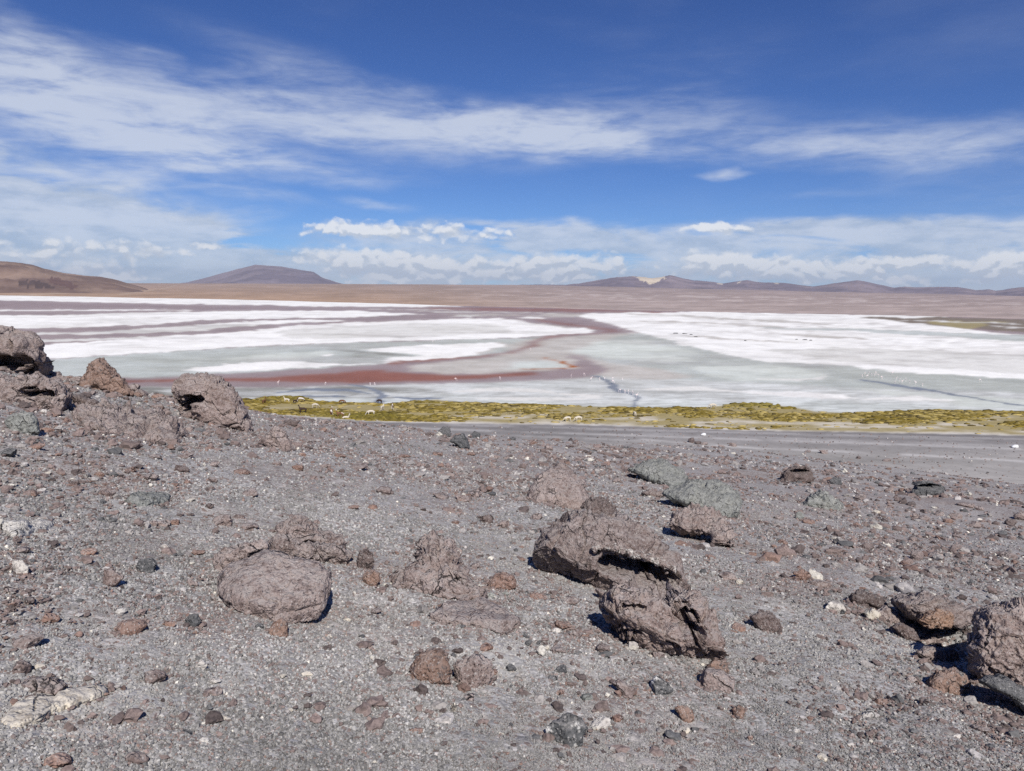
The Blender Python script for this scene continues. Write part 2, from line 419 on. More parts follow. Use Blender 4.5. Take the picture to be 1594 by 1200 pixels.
def flat_mat():
    M = Mat('lagoon_surface'); a = M.attr('Col'); w = M.attr('wet').outputs['Fac']
    n1 = M.noise(.9, 6, .65); n2 = M.noise(.055, 7, .62, vec=M.vec((1, .55, 1))); n3 = M.noise(.012, 6, .6)
    c = a.outputs['Color']
    c = M.mix(c, M.mix(c, (.86, .86, .855), 1.0, 'MULTIPLY'), M.mr(n2, .49, .68))
    c = M.mix(c, M.mix(c, (.86, .86, .855), 1.0, 'MULTIPLY'), M.mr(n1, .46, .68))
    c = M.mix(c, M.mix(c, (.93, .925, .915), 1.0, 'MULTIPLY'), M.mr(n3, .48, .6))
    M.l(M.mr(w, 0, 1, .95, .30), M.b.inputs['Roughness']); M.l(M.mr(w, 0, 1, .05, .42), M.b.inputs['Specular IOR Level'])
    b = M.bump(M.noise(1.6, 5, .6), .35, .12)
    return M.out(c, b)
FLAT = flat_mat()
def plain_col_mat(name, sc, amt=.7, bumpd=.5):
    M = Mat(name); c = M.attr('Col').outputs['Color']
    n = M.noise(sc, 8, .68); n2 = M.noise(sc*9, 6, .65)
    c = M.mix(c, M.mix(c, (amt,)*3, 1.0, 'MULTIPLY'), M.mr(n, .44, .64))
    c = M.mix(c, M.mix(c, (amt, amt*.98, amt*.97), 1.0, 'MULTIPLY'), M.mr(n2, .47, .68))
    return M.out(c, M.bump(n2, .4, bumpd))
FARGROUND = plain_col_mat('desert_plain', .004, .80, 4.0)
MOUNT = plain_col_mat('mountain_rock', .0016, .82, 10.0)
PLAIN = plain_col_mat('gravel_plain', .5, .84, .05)
GRASS = plain_col_mat('bofedal_cushion', .8, .75, .05)

# ------------------------------------------------------------------ terrain of the slope the camera stands on
SX = np.array([-60, -30, -11.4, -7.6, 0, 6, 12, 22, 40, 64, 140.])
SY = np.array([17, 18.5, 21, 24, 36, 50, 66, 84, 88, 86, 90.])
def terrain(x, y, fine=True):
    x = np.asarray(x, float); y = np.asarray(y, float)
    z = EYE - 1.6 - .154*y - .160*x + .045*(np.sqrt(x*x+2.25)-1.5)
    z = z - .06*np.maximum(-14-x, 0)
    yb = np.interp(x, SX, SY)
    w = .35 + .035*yb
    t = (y - yb)/w
    z = z - .55*w*np.logaddexp(0, np.clip(t, -30, 30))
    d = np.hypot(x, y)
    p = np.stack([x, y], -1)
    amp = sstep(1.2, 5, d)
    z = z + amp*(.10*fbm(p*.35, 3, 5) + .05*fbm(p*1.1+9, 3, 6))
    z = z + sstep(12, 40, d)*.35*fbm(p*.12+4, 3, 8)
    for (qx, qy, qr, qd) in PITS: z = z - qd*np.exp(-((x-qx)**2+(y-qy)**2)/qr**2)
    return z
PITS = []
def surf(x, y):
    return np.maximum(terrain(x, y), 0.0)
def hit(px, py, far=260.):
    """where the view ray of a photo pixel meets the ground"""
    d = ray(px, py); d = np.atleast_2d(d)
    t = np.full(len(d), 1.0); done = np.zeros(len(d), bool)
    for _ in range(900):
        P = CAM + d*t[:, None]
        h = P[:, 2]-surf(P[:, 0], P[:, 1])
        done |= (h < .003) | (t > far)
        if done.all(): break
        t = np.where(done, t, t + np.maximum(.0015*t, h*.35))
    return CAM + d*t[:, None], t

for (qx, qy, qr, qd) in [(1487,1000,.22,.34),(1062,968,.13,.24),(1010,893,.22,.14)]:
    _p = hit(float(qx), float(qy))[0][0]; PITS.append((_p[0], _p[1]+.1, qr, qd))
# pale and brown patches of the slope: px, py, rx, ry (photo), amount
PALE_SP = [(775,1025,55,35,1.),(760,1060,35,20,.7),(970,850,70,26,.8),(1000,915,60,22,.6),(1330,1000,40,16,.6),(1400,1010,50,14,.8),(1335,1095,30,10,.8),
           (40,825,45,14,1.),(215,775,45,10,.7),(70,1092,110,26,1.),(200,1080,45,20,.9),(100,1140,120,12,.8),(840,860,90,40,.35),(600,1000,200,60,.25),(1250,1010,120,60,.25),(520,800,120,40,.2),
           (240,1105,40,14,.5),(915,1035,60,20,.5),(350,1070,30,14,.5),(1130,800,160,16,.3),(1400,800,160,20,.25)]
BROWN_SP = [(190,665,120,35,.9),(60,640,80,40,.7),(680,890,90,35,.8),(30,930,50,50,.7),(330,960,60,30,.6),(1110,815,80,25,.8),(560,890,60,20,.6),(940,990,60,25,.6),
            (1010,1060,110,40,.45),(1250,905,90,20,.6),(1380,960,70,25,.8),(1470,1080,120,30,.5),(700,780,90,25,.6),(200,1140,140,30,.6),(300,640,200,40,.35),
            (500,670,220,30,.6),(800,720,240,26,.6),(1100,745,200,16,.6),(1400,790,260,40,.7),(1400,850,200,40,.55),(600,740,220,26,.35),(150,740,160,40,.4),(480,950,60,25,.4),(1550,1120,120,60,.45)]
def splat(px, py, lst):
    s = np.zeros(px.shape)
    for (cx, cy, rx, ry, a) in lst:
        s = np.maximum(s, a*np.exp(-((px-cx)/rx)**2-((py-cy)/ry)**2))
    return s
def build_slope():
    th = np.radians(np.concatenate([np.arange(-180, -44, 6), np.arange(-44, 44, .19), np.arange(44, 181, 6)]))
    r = np.exp(np.arange(math.log(.5), math.log(190), .0105))
    R, T = np.meshgrid(r, th, indexing='ij')
    x = R*np.sin(T); y = R*np.cos(T); z = terrain(x, y)
    p = np.stack([x, y], -1)
    near = 1/(1+(R/14)**2)
    z = z + .022*fbm(p*4.3, 4, 31)*sstep(1, 3, R) + .010*fbm(p*15, 3, 32)*near
    z = np.maximum(z, -4+0*z)
    V = np.stack([x, y, z], -1).reshape(-1, 3)
    me = mesh_of('volcanic_slope', V, grid_faces(len(r), len(th))[:, ::-1], True, GROUND)
    px, py, w = project(V); ok = w > .3
    for nm, lst in (('pale', PALE_SP), ('brown', BROWN_SP)):
        a = np.where(ok, splat(np.where(ok, px, -9999), np.where(ok, py, -9999), lst), 0)
        attr_f(me, nm, np.clip(a*(1+.5*fbm(V[:, :2]*3, 3, 40)), 0, 1))
    link('volcanic_slope', me, kind='structure')
build_slope()

# ------------------------------------------------------------------ lagoon, shore, gravel plain: one fine sheet, split by what the ground is
def on_plane(px, py, z=0.0):
    d = ray(px, py); t = (z-EYE)/d[..., 2]
    return CAM + d*t[..., None]
SHORE_X = [-900, 0, 160, 260, 400, 560, 700, 800, 1000, 1200, 1400, 1594, 2400]
SHORE_Y = [452.5, 459.6, 462, 464, 467, 471, 475.5, 478, 483.5, 487, 491, 496.5, 520]
GRASS_TOP = [(-400,600),(300,617),(390,622),(425,618),(460,617),(475,621),(520,627),(580,628),(600,630),(640,625),(680,622),(720,627),(850,630),(980,635),(1100,634),(1140,629),(1190,629),(1235,634),(1275,641),(1330,643),(1400,640),(1450,638),(1594,641),(1900,652)]
GRASS_BOT = [(-400,625),(300,640),(420,645),(560,655),(640,658),(800,660),(900,661),(1000,664),(1150,670),(1300,672),(1450,675),(1594,678),(1900,690)]
MUD, SALT, RED, PURPLE, GGREEN, TAN, BLUE, DARKMUD, BROWNPL, YGRASS, MEADOW, PLAINC, PGREEN, ORNG, SALT2 = range(15)
PAL = {MUD: (200,201,196), SALT: (250,248,242), RED: (148,98,82), PURPLE: (160,142,138), GGREEN: (186,189,179), TAN: (196,190,181), BLUE: (134,140,148), DARKMUD: (142,140,130),
       BROWNPL: (132,121,110), YGRASS: (160,148,112), MEADOW: (170,160,128), PLAINC: (140,136,132), PGREEN: (212,216,207), ORNG: (170,100,50), SALT2: (228,226,219)}
WET = {RED: .45, PURPLE: .6, GGREEN: .45, BLUE: .55, MUD: .15, TAN: .15, DARKMUD: .4}
def B(cls, pts, hw): return ('b', cls, pts, hw)
def P(cls, pts): return ('p', cls, pts)
XL, XR = -900, 2500
LAYERS = [
 # far left whites and red bands
 P(PURPLE, [(XL,440),(XR,440),(XR,600),(XL,600)]),
 P(SALT, [(XL,440),(0,458),(400,464),(720,473),(716,477),(640,477.3),(560,477.6),(470,476.5),(400,474.6),(300,473.4),(200,471.8),(100,469.5),(0,466.8),(XL,456)]),
 B(SALT, [(XL,478),(0,483.2),(110,482.6),(225,482),(300,483)], [1.,1.,.9,.9,.4]),
 P(SALT, [(XL,484),(0,491.5),(100,490.8),(160,488),(230,486),(300,484.8),(400,484),(500,483.2),(580,485),(662,489.4),(600,491.2),(540,493.8),(480,495),(400,496.2),(320,497.8),(270,503),(220,506),(160,508.5),(0,511.5),(XL,507)]),
 P(SALT2, [(XL,517),(0,519),(120,516.5),(220,512),(330,504),(400,499),(470,497.8),(542,498),(500,501),(440,504.5),(400,506.8),(350,511),(290,516),(200,518.8),(100,521),(XL,522)]),
 P(SALT, [(300,505),(400,499.5),(470,498.2),(540,498.2),(500,500.5),(440,503.5),(400,505.5)]),
 P(SALT2, [(XL,532),(0,529.5),(140,527),(240,524),(300,521),(300,526),(XL,560)]),
 # big middle white
 P(SALT, [(XL,546),(60,537),(170,530),(280,523),(350,518),(400,513.5),(450,508),(500,504.2),(560,501),(640,498.3),(700,496.6),(750,495.2),(780,494.6),(795,497),(815,500),(840,504),(875,508.5),(905,511),(926,514.5),(915,518),(880,520),(840,523),(800,526),(740,527.6),(650,529.4),(560,532),(470,535),(400,538),(300,545),(200,550.5),(100,558),(XL,610)]),
 P(SALT2, [(420,517),(520,508),(640,503.5),(740,503),(800,508),(790,517),(700,523),(560,526),(450,527)]),
 # below it: grey green shallows, white lens, mud
 P(GGREEN, [(XL,610),(60,562),(200,551),(300,545.5),(400,538.5),(560,532.5),(740,528),(800,527),(840,524),(830,535),(800,548),(700,559),(560,569),(400,579),(280,585),(150,590),(XL,660)]),
 P(PGREEN, [(330,560),(400,552),(520,546),(560,548),(480,557),(400,562)]),
 P(SALT, [(282,577),(300,572),(350,567.5),(400,563.5),(450,561.5),(520,558),(500,553),(545,546),(620,539.5),(700,535.2),(760,533.2),(786,535),(790,537.6),(770,543),(742,549.5),(722,555),(680,559.6),(640,562),(600,565),(520,570),(460,573),(400,577),(330,580)]),
 P(GGREEN, [(498,541),(560,545),(625,549),(655,552.5),(610,557),(590,566),(540,566),(490,564),(440,560),(520,554)]),
 B(DARKMUD, [(505,543),(560,549),(600,552),(640,553)], [.8,2.2,3.2,.6]),
 B(DARKMUD, [(545,555),(590,558)], [.8,2.]),
 # mud right of the lens
 P(TAN, [(640,569),(700,562),(760,557),(800,551),(790,540),(795,534),(840,526),(880,522),(940,519.5),(990,518),(960,526),(905,545),(895,573),(850,577),(780,580.5),(700,582),(640,578)]),
 B(TAN, [(765,533),(792,537.2),(772,543.6),(746,549.6),(735,555),(700,560)], [.8,1.2,1.2,1.4,1.2,.8]),
 # right: grey green and mud flats down to the marsh
 P(GGREEN, [(905,545),(960,524),(1000,517),(XR,560),(XR,800),(300,800),(300,600),(560,598),(830,587),(930,585),(930,565)]),
 P(MUD, [(560,600),(830,590),(930,587),(1100,592),(1300,603),(XR,640),(XR,800),(300,800),(300,603)]),
 P(TAN, [(900,553),(930,560),(980,567.5),(1040,577),(1087,588),(1040,591),(960,590),(930,585),(940,575)]),
 P(PGREEN, [(800,562),(870,560),(889,569.5),(850,574.5),(790,575)]),
 P(PGREEN, [(930,530),(1010,528),(1060,540),(1100,552),(1040,553),(1090,562),(1000,564),(900,551),(880,548)]),
 P(PGREEN, [(1080,572),(1194,567.5),(1250,573),(1280,580),(1291,587),(1240,595),(1150,592),(1100,585)]),
 B(SALT2, [(1180,590),(1250,592),(1285,588),(1275,581)], [.6,1.6,1.4,.6]),
 P(PGREEN, [(1330,604),(1450,612),(1594,622),(XR,650),(XR,690),(1500,632),(1380,616)]),
 B(GGREEN, [(1010,533),(1090,544),(1150,556),(1230,566),(1330,577),(1450,590),(1594,600),(2000,640)], [1.5,3.5,4,4,5.5,5,5,6]),
 # right white sheet
 P(SALT, [(905,490),(920,488.4),(1000,485),(1100,485),(1250,488),(1400,490.5),(1462,492.3),(1380,496),(1410,502),(1465,506),(1520,515),(1594,522),(XR,575),(XR,640),(1594,590),(1500,585),(1420,580),(1350,573.5),(1280,566.5),(1194,563.5),(1160,558.5),(1130,552.5),(1110,545.5),(1062,537.5),(1050,530.5),(1012,520.5),(985,517),(960,510.5),(940,502.5),(905,494)]),
 P(SALT2, [(1194,545),(1300,541),(1420,545),(1594,552),(XR,600),(XR,622),(1594,582),(1450,573),(1300,562)]),
 B(TAN, [(980,489),(1050,491.5),(1150,497),(1240,501),(1300,505)], [.5,1.2,1.4,1.6,.6]),
 B(TAN, [(1000,499),(1100,502),(1200,509),(1290,513)], [.3,.9,1.3,.6]),
 B(GGREEN, [(1190,510),(1300,512.5),(1400,517),(1500,522),(1594,527),(2000,545)], [.8,1.6,2.4,3.2,5,8]),
 B(TAN, [(1194,518),(1290,524),(1350,527)], [.5,1.8,.8]),
 B(TAN, [(1040,521),(1120,527),(1240,534)], [.4,1.1,.5]),
 P(BROWNPL, [(1330,493.5),(1400,492.5),(1594,497),(XR,520),(XR,575),(1594,517),(1530,512),(1460,507),(1410,502),(1380,498)]),
 P(SALT, [(1335,491.6),(1440,492.2),(1475,493.4),(1400,494.6)]),
 P(YGRASS, [(1440,500),(1470,499.5),(1530,503),(1530,508),(1516,512),(1490,510.5),(1450,504)]),
 B(YGRASS, [(1480,500),(1560,502.5)], [.8,.8]),
 # far red line and the purple channel
 B(RED, [(640,479),(700,480.5),(800,482),(900,483.5),(1000,484.6),(1060,485.8)], [.4,1.6,2.6,2.2,1.2,.4]),
 P(SALT, [(808,494.5),(830,493.2),(853,494.8),(840,496.8),(812,496.6)]),
 P(SALT2, [(690,492),(730,490.8),(770,492.4),(730,493.6)]),
 B(TAN, [(850,489),(905,490)], [1.,2.]),
 B(PURPLE, [(880,495),(920,504),(965,514.5),(985,517.5)], [2.4,2.2,1.4,.8]),
 B(RED, [(830,497),(880,504),(925,511),(957,515.6)], [.8,1.7,1.8,1.2]),
 B(PURPLE, [(962,516),(920,519.6),(880,522.5),(845,528),(826,538),(805,547),(770,553),(700,558.5)], [1.1,1.3,1.5,2.6,3.8,2.8,1.8,1.5]),
 B(RED, [(958,515.6),(920,519),(880,521.5),(845,526.5),(830,536),(812,544),(795,550),(740,555.5),(680,560),(600,566)], [.8,.8,.9,1.4,2.,1.7,1.2,1.1,1.3,1.5]),
 B(SALT2, [(640,484),(760,486),(870,488)], [.3,.8,.3]),
 B(TAN, [(690,489.6),(800,490.8),(890,492.5)], [.4,1.2,1.]),
 B(TAN, [(800,500.5),(850,506.5),(900,511.5)], [.3,.8,.4]),
 B(SALT2, [(560,480.5),(640,482),(740,482.6)], [.2,.6,.2]),
 B(SALT2, [(1390,498.5),(1480,500.5),(1594,505)], [.3,.8,.3]),
 B(SALT2, [(1540,507),(1620,511)], [.3,.7]),
 # red bay
 P(PURPLE, [(XL,612),(200,588),(300,584.5),(400,580),(470,576),(560,570),(640,564),(700,560),(690,563),(610,570),(600,576),(640,580.5),(700,583.5),(780,581),(850,579),(890,577.5),(912,570),(898,560),(870,549),(900,553.5),(932,565),(942,576),(930,585),(900,588.5),(850,592),(800,594.5),(700,597),(560,600),(400,603),(200,602),(XL,640)]),
 P(RED, [(XL,622),(200,591),(300,589.5),(400,587.5),(460,585),(540,579),(585,575),(600,578),(640,581.5),(700,583.8),(760,582.5),(830,579.8),(836,581.5),(760,588),(700,591),(600,594.4),(560,597),(520,595),(400,594.6),(250,594),(XL,630)]),
 B(ORNG, [(850,557),(880,565.5),(893,570),(884,573)], [.6,.9,1.4,.9]),
 B(ORNG, [(820,574.5),(880,574)], [.4,.5]),
 # near shore mud, pools and streams
 P(DARKMUD, [(XL,640),(200,603),(400,604),(560,602),(640,604),(700,612),(640,620),(400,619),(XL,650)]),
 B(MUD, [(560,611),(640,616),(720,622)], [2,5,5]),
 B(SALT2, [(700,610),(760,606),(840,608),(870,611)], [.8,3,3,.8]),
 B(SALT2, [(740,620),(860,622),(930,620)], [1,3,1]),
 B(SALT2, [(880,613),(930,618)], [2,4]),
 B(SALT2, [(1000,606),(1080,604),(1150,610)], [1,3,1]),
 B(SALT, [(1150,609),(1230,614),(1310,618),(1330,621)], [.8,3.6,3.,.6]),
 B(SALT, [(1345,621),(1420,620),(1475,623)], [.8,3.2,.8]),
 B(BLUE, [(430,611),(480,606),(540,607),(575,612)], [.6,1.8,2.4,.6]),
 B(BLUE, [(470,616),(540,617)], [.6,1.2]),
 B(BLUE, [(545,599),(572,602.5),(588,610),(595,617),(590,625),(592,632)], [.7,1.4,2.,3.4,3.2,1.]),
 B(BLUE, [(610,617),(640,621),(690,619)], [.6,1.6,.6]),
 B(BLUE, [(925,584),(945,593),(956,602),(965,610)], [.5,1.8,3.6,2.6]),
 B(BLUE, [(955,606),(980,612.5),(992,619),(990,626),(984,634)], [1.6,1.1,1.2,1.2,1.4]),
 B(BLUE, [(1340,591),(1400,600),(1432,606)], [.8,1.4,2.]),
 B(BLUE, [(1425,604),(1450,608),(1500,617),(1560,627),(1620,634),(1800,660)], [1.6,1.2,.8,.6,.6,.6]),
]
def build_flats():
    ys = np.concatenate([np.arange(446.5, 470, .55), np.arange(470, 640, .8), np.arange(640, 800, 1.1), np.arange(800, 1100, 20)])
    xs = np.arange(-420, 2020, 4.0)
    X, Y = np.meshgrid(xs, ys)
    hor = 455 + (X-PW/2)*.0095
    Yc = np.maximum(Y, hor + 4.2)
    W = on_plane(X, Yc)
    # ragged borders: shift the lookup position with noise
    q = np.stack([X/46, Y/4.6], -1); q2 = np.stack([X/13, Y/1.9], -1)
    wx = 14*fbm(q, 3, 51) + 9*fbm(q2, 3, 53, .65); wy = 1.7*fbm(q+31, 3, 52) + 1.5*fbm(q2+7, 3, 54, .65)
    k = sstep(446, 520, Y)*.6+.4
    U = X + wx*k; Vv = Yc + wy*k
    cls = np.full(X.shape, MUD)
    for L in LAYERS:
        if L[0] == 'p': ins = in_poly(U, Vv, L[2])
        else:
            f_ = .45 if L[1] == BLUE else 1.0
            ins = band(X+(U-X)*f_, Yc+(Vv-Yc)*f_, L[2], L[3])
        cls[ins] = L[1]
    gt = np.interp(X, *zip(*GRASS_TOP)); gb = np.interp(X, *zip(*GRASS_BOT))
    gy = Yc + .9*fbm(q2*1.3, 3, 56)
    cls[(gy > gt) & (cls != BLUE)] = MEADOW; cls[(gy > gt+6)] = MEADOW
    cls[gy > gb] = PLAINC
    col = np.zeros(X.shape+(3,)); wet = np.zeros(X.shape)
    for c, v in PAL.items():
        col[cls == c] = lin(*v); wet[cls == c] = WET.get(c, 0.)
    # streaks inside the white and grey sheets
    wq = W[..., :2]
    s1 = fbm(wq*np.array([.012, .03]), 5, 61, .6); s2 = fbm(wq*np.array([.05, .09]), 4, 62, .6); s3 = fbm(wq*np.array([.004, .012])+5, 4, 63, .6)
    a = np.where(np.isin(cls, [SALT]), .30, np.where(np.isin(cls, [SALT2, PGREEN]), .5, np.where(np.isin(cls, [MUD, GGREEN, DARKMUD]), .55, 0)))
    dark = lin(170, 165, 160); lite = lin(232, 234, 230)
    m1 = sstep(.08, .42, s1 + .35*s2)*a
    fs = fbm(np.stack([X/34, Yc/1.5], -1), 4, 67, .65); reg = np.maximum(splat(X, Yc, [(1250,508,260,16,1.),(1500,535,200,30,.8),(1350,560,220,14,.7),(600,515,220,10,.55),(200,500,260,14,.6),(250,530,200,8,.6)]), .22)
    m1 = np.maximum(m1, sstep(.10, .34, fs)*reg*np.where(np.isin(cls, [SALT, SALT2]), .8, 0))
    col = col*(1-m1[..., None]) + np.where(np.isin(cls, [MUD, DARKMUD])[..., None], lite, dark)*m1[..., None]
    m2 = sstep(.10, .40, s3 + .4*s2)*np.where(np.isin(cls, [GGREEN, MUD, PGREEN]), .6, 0)
    col = col*(1-m2[..., None]) + lin(206, 212, 206)*m2[..., None]
    m3 = sstep(.05, .35, -s3 + .35*s1)*np.where(np.isin(cls, [RED]), .7, 0)
    col = col*(1-m3[..., None]) + lin(146, 118, 114)*m3[..., None]
    # red fringe grains, marsh floor: salt between cushions, salt rim at its lower edge
    g = cls == MEADOW
    mm = sstep(-.1, .35, fbm(wq*np.array([.10, .28]), 4, 64, .6) + .8*(Yc-gt-(gb-gt)*.74)/np.maximum(gb-gt, 1))
    colm = lin(164, 150, 106)*(1-mm[..., None]) + lin(208, 200, 184)*mm[..., None]
    col[g] = colm[g]
    rim = np.exp(-((gy-gb+.3)/1.2)**2)*sstep(-.5, .3, fbm(wq*.06, 3, 65))
    col = col*(1-.75*rim[..., None]) + lin(214, 210, 204)*.75*rim[..., None]
    # gravel plain: dark by the marsh, paler towards the slope; pale wheel tracks
    pl = cls == PLAINC
    t = sstep(0, 46, Yc-gb)
    cp = lin(134, 130, 128)*(1-t[..., None]) + lin(164, 160, 155)*t[..., None]
    st = fbm(wq*np.array([.02, .12]), 4, 66, .6)
    cp = cp*(1+.30*st[..., None]+.10*fs[..., None]+.10*fbm(wq*.35, 3, 69)[..., None])
    tr = np.zeros(X.shape)
    for pts, hw, am in (([(560,663),(640,666),(800,672),(1000,678),(1194,685),(1330,689.5),(1420,692.5),(1594,699),(1900,712)], .9, .55), ([(600,670),(800,678),(1000,686),(1174,694)], .8, .35),
                        ([(1000,684),(1100,692),(1174,697.5),(1290,702),(1430,708.5),(1594,718),(1900,735)], .8, .75), ([(700,661),(1000,669),(1300,676.5),(1594,683.5),(1900,695)], .6, .45),
                        ([(1000,675),(1194,681),(1400,690),(1594,694)], 1.2, .3), ([(900,668),(1150,674),(1400,681),(1594,688)], .6, .3)):
        d = np.full(X.shape, 99.)
        for (x0, y0), (x1, y1) in zip(pts[:-1], pts[1:]):
            tt = np.clip((X-x0)/(x1-x0), 0, 1); dd = np.where((X >= x0) & (X <= x1), np.abs(Yc-y0-(y1-y0)*tt), 99); d = np.minimum(d, dd*.62)
        tr = np.maximum(tr, am*np.exp(-(d/hw)**2)*sstep(-.7, .0, fbm(np.stack([X/60, Y*0], -1), 2, int(y0))))
    cp = cp*(1-tr[..., None]) + lin(214, 211, 207)*tr[..., None]
    col[pl] = cp[pl]
    # soften: borders between ground kinds grade into each other
    def blur(a):
        b = a.copy(); b[:, 1:-1] = (a[:, :-2]+2*a[:, 1:-1]+a[:, 2:])/4; c = b.copy(); c[1:-1] = (b[:-2]+2*b[1:-1]+b[2:])/4; return c
    keep = (cls == BLUE)
    soft = np.isin(cls, [GGREEN, PGREEN, MUD, TAN, DARKMUD, PURPLE, RED]).astype(float)
    for _ in range(3): soft = blur(soft)
    cs = col
    for _ in range(7): cs = blur(cs)
    sf = (.85*sstep(.75, 1., soft))[..., None]; col = col*(1-sf)+cs*sf
    f2 = fbm(np.stack([X/30+wx*.02, Yc/1.25], -1), 4, 68, .65); f3 = fbm(np.stack([X/9, Yc/.9], -1), 3, 70, .6); f4 = fbm(np.stack([X/120, Yc/4.], -1), 3, 71, .6)
    near = sstep(585, 612, Yc)
    sk = np.where(np.isin(cls, [MUD, DARKMUD]), .24+.30*near, np.where(np.isin(cls, [GGREEN, PGREEN]), .16, np.where(cls == TAN, .15, 0)))
    up = (sstep(.04, .30, f2+.5*f4)*sk)[..., None]; dn = (sstep(.06, .32, -f2-.4*f4)*sk*.8)[..., None]
    col = col*(1-up) + lin(236, 238, 234)*up; col = col*(1-dn) + lin(150, 149, 142)*dn
    col = col*np.where(np.isin(cls, [MEADOW, PLAINC]), 1, 1+.10*fs+.09*f3)[..., None]
    cb = blur(col); col = np.where(keep[..., None], col*.6+cb*.4, cb); wet = blur(wet)
    V = W.reshape(-1, 3); C = col.reshape(-1, 3); Wt = wet.reshape(-1)
    Fq = grid_faces(len(ys), len(xs))
    fc = cls.reshape(-1)[Fq[:, 0]]
    groups = [('salt_flat', [SALT, SALT2], FLAT), ('red_algae_water', [RED, PURPLE, ORNG], FLAT), ('lagoon_shallows', [GGREEN, PGREEN], FLAT), ('mud_flat', [MUD, TAN, DARKMUD], FLAT),
              ('stream_water', [BLUE], FLAT), ('far_gravel_flat', [BROWNPL], FLAT), ('far_marsh', [YGRASS], FLAT), ('marsh_ground', [MEADOW], PLAIN), ('gravel_plain', [PLAINC], PLAIN)]
    for nm, cl, mt in groups:
        sel = Fq[np.isin(fc, cl)]
        if not len(sel): continue
        u, inv = np.unique(sel, return_inverse=True)
        me = mesh_of(nm, V[u], inv.reshape(-1, 4)[:, ::-1], True, mt)
        attr_col(me, 'Col', C[u]); attr_f(me, 'wet', Wt[u])
        link(nm, me, kind='structure')
    # wide dry ground under and around everything
    n = 40
    a = np.linspace(0, 2*np.pi, n, endpoint=False)
    Vb = np.concatenate([[[0, 9000, -2.5]], np.stack([42000*np.sin(a), 9000+42000*np.cos(a), 0*a-2.5], 1)])
    me = mesh_of('desert_ground', Vb, [[0, 1+(k+1) % n, 1+k] for k in range(n)], False, FARGROUND)
    attr_col(me, 'Col', np.tile(lin(150, 130, 118), (n+1, 1)))
    link('desert_ground', me, kind='structure')
build_flats()

# ------------------------------------------------------------------ bajada rising behind the lagoon
def build_bajada():
    xs = np.arange(-700, 2300, 6.0); ts = np.linspace(0, 1, 70)
    sh = np.interp(xs, SHORE_X, SHORE_Y)
    top = np.interp(xs, [-700, 0, 200, 800, 900, 1200, 1400, 1594, 2300], [436, 439, 440.5, 443.5, 445, 452, 456.5, 461, 472])
    top = top + .5*fbm(np.stack([xs/130, xs*0], -1), 3, 71)
    X = np.tile(xs, (len(ts), 1)); T = np.tile(ts[:, None], (1, len(xs)))
    hor = 455 + (xs-PW/2)*.0095
    P0 = on_plane(xs, np.maximum(sh + .6*fbm(np.stack([xs/70, xs*0], -1), 3, 72), hor+4.4)+.4)
    d0 = np.hypot(P0[:, 0], P0[:, 1])
    Yp = sh + (top-sh)*T**.9
    D = d0*(np.maximum(9500/d0, 1.3))**T
    r = ray(X, Yp); hr = np.hypot(r[..., 0], r[..., 1])
    V = CAM + r*(D/hr)[..., None]
    V[0, :, 2] = -.6; V[1, :, 2] = np.maximum(V[1, :, 2], .15)
    V[..., 2] += (fbm(V[..., :2]*.004, 4, 73))*D*.0004*sstep(0.03, .2, T)*sstep(1, .9, T)
    V[..., 2] = np.where(T > .02, np.maximum(V[..., 2], .2), V[..., 2])
    back = V[-1].copy(); back[:, :2] *= 1.5; back[:, 2] -= 60
    V = np.concatenate([V, back[None]])
    q = np.stack([X/60, Yp/3.], -1)
    n = fbm(q, 5, 74, .6); n2 = fbm(np.stack([X/14, Yp/1.2], -1), 3, 75, .6)
    c = lin(178, 150, 126)[None, None]*(1-T[..., None]) + lin(168, 146, 132)*T[..., None]
    tr = sstep(500, 1000, X)[..., None]
    c = c*(1-tr) + (lin(180, 164, 156)*(1-T[..., None]) + lin(166, 148, 141)*T[..., None])*tr
    c = c*(1+.22*n[..., None]+.10*n2[..., None])
    l = (sstep(.12, .45, n2+.7*n)*.5*np.exp(-((T-.55)/.25)**2))[..., None]*tr
    c = c*(1-l) + lin(208, 196, 188)*l
    # white lip and a dark wet line along the shore; pale tracks on the left
    for pts in ([(185,458),(235,452),(240,449)], [(250,450),(275,444)], [(0,462),(110,455),(135,452)]):
        for (x0, y0), (x1, y1) in zip(pts[:-1], pts[1:]):
            tt = np.clip((X-x0)/(x1-x0), 0, 1); d = np.hypot((X-x0-tt*(x1-x0))*.4, Yp-y0-tt*(y1-y0))
            w = (.55*np.exp(-(d/.7)**2))[..., None]; c = c*(1-w) + lin(196, 178, 158)*w
    c = np.concatenate([c, c[-1:]])
    me = mesh_of('desert_plain', V.reshape(-1, 3), grid_faces(V.shape[0], V.shape[1]), True, FARGROUND)
    attr_col(me, 'Col', c.reshape(-1, 3)); link('desert_plain', me, kind='structure')
build_bajada()

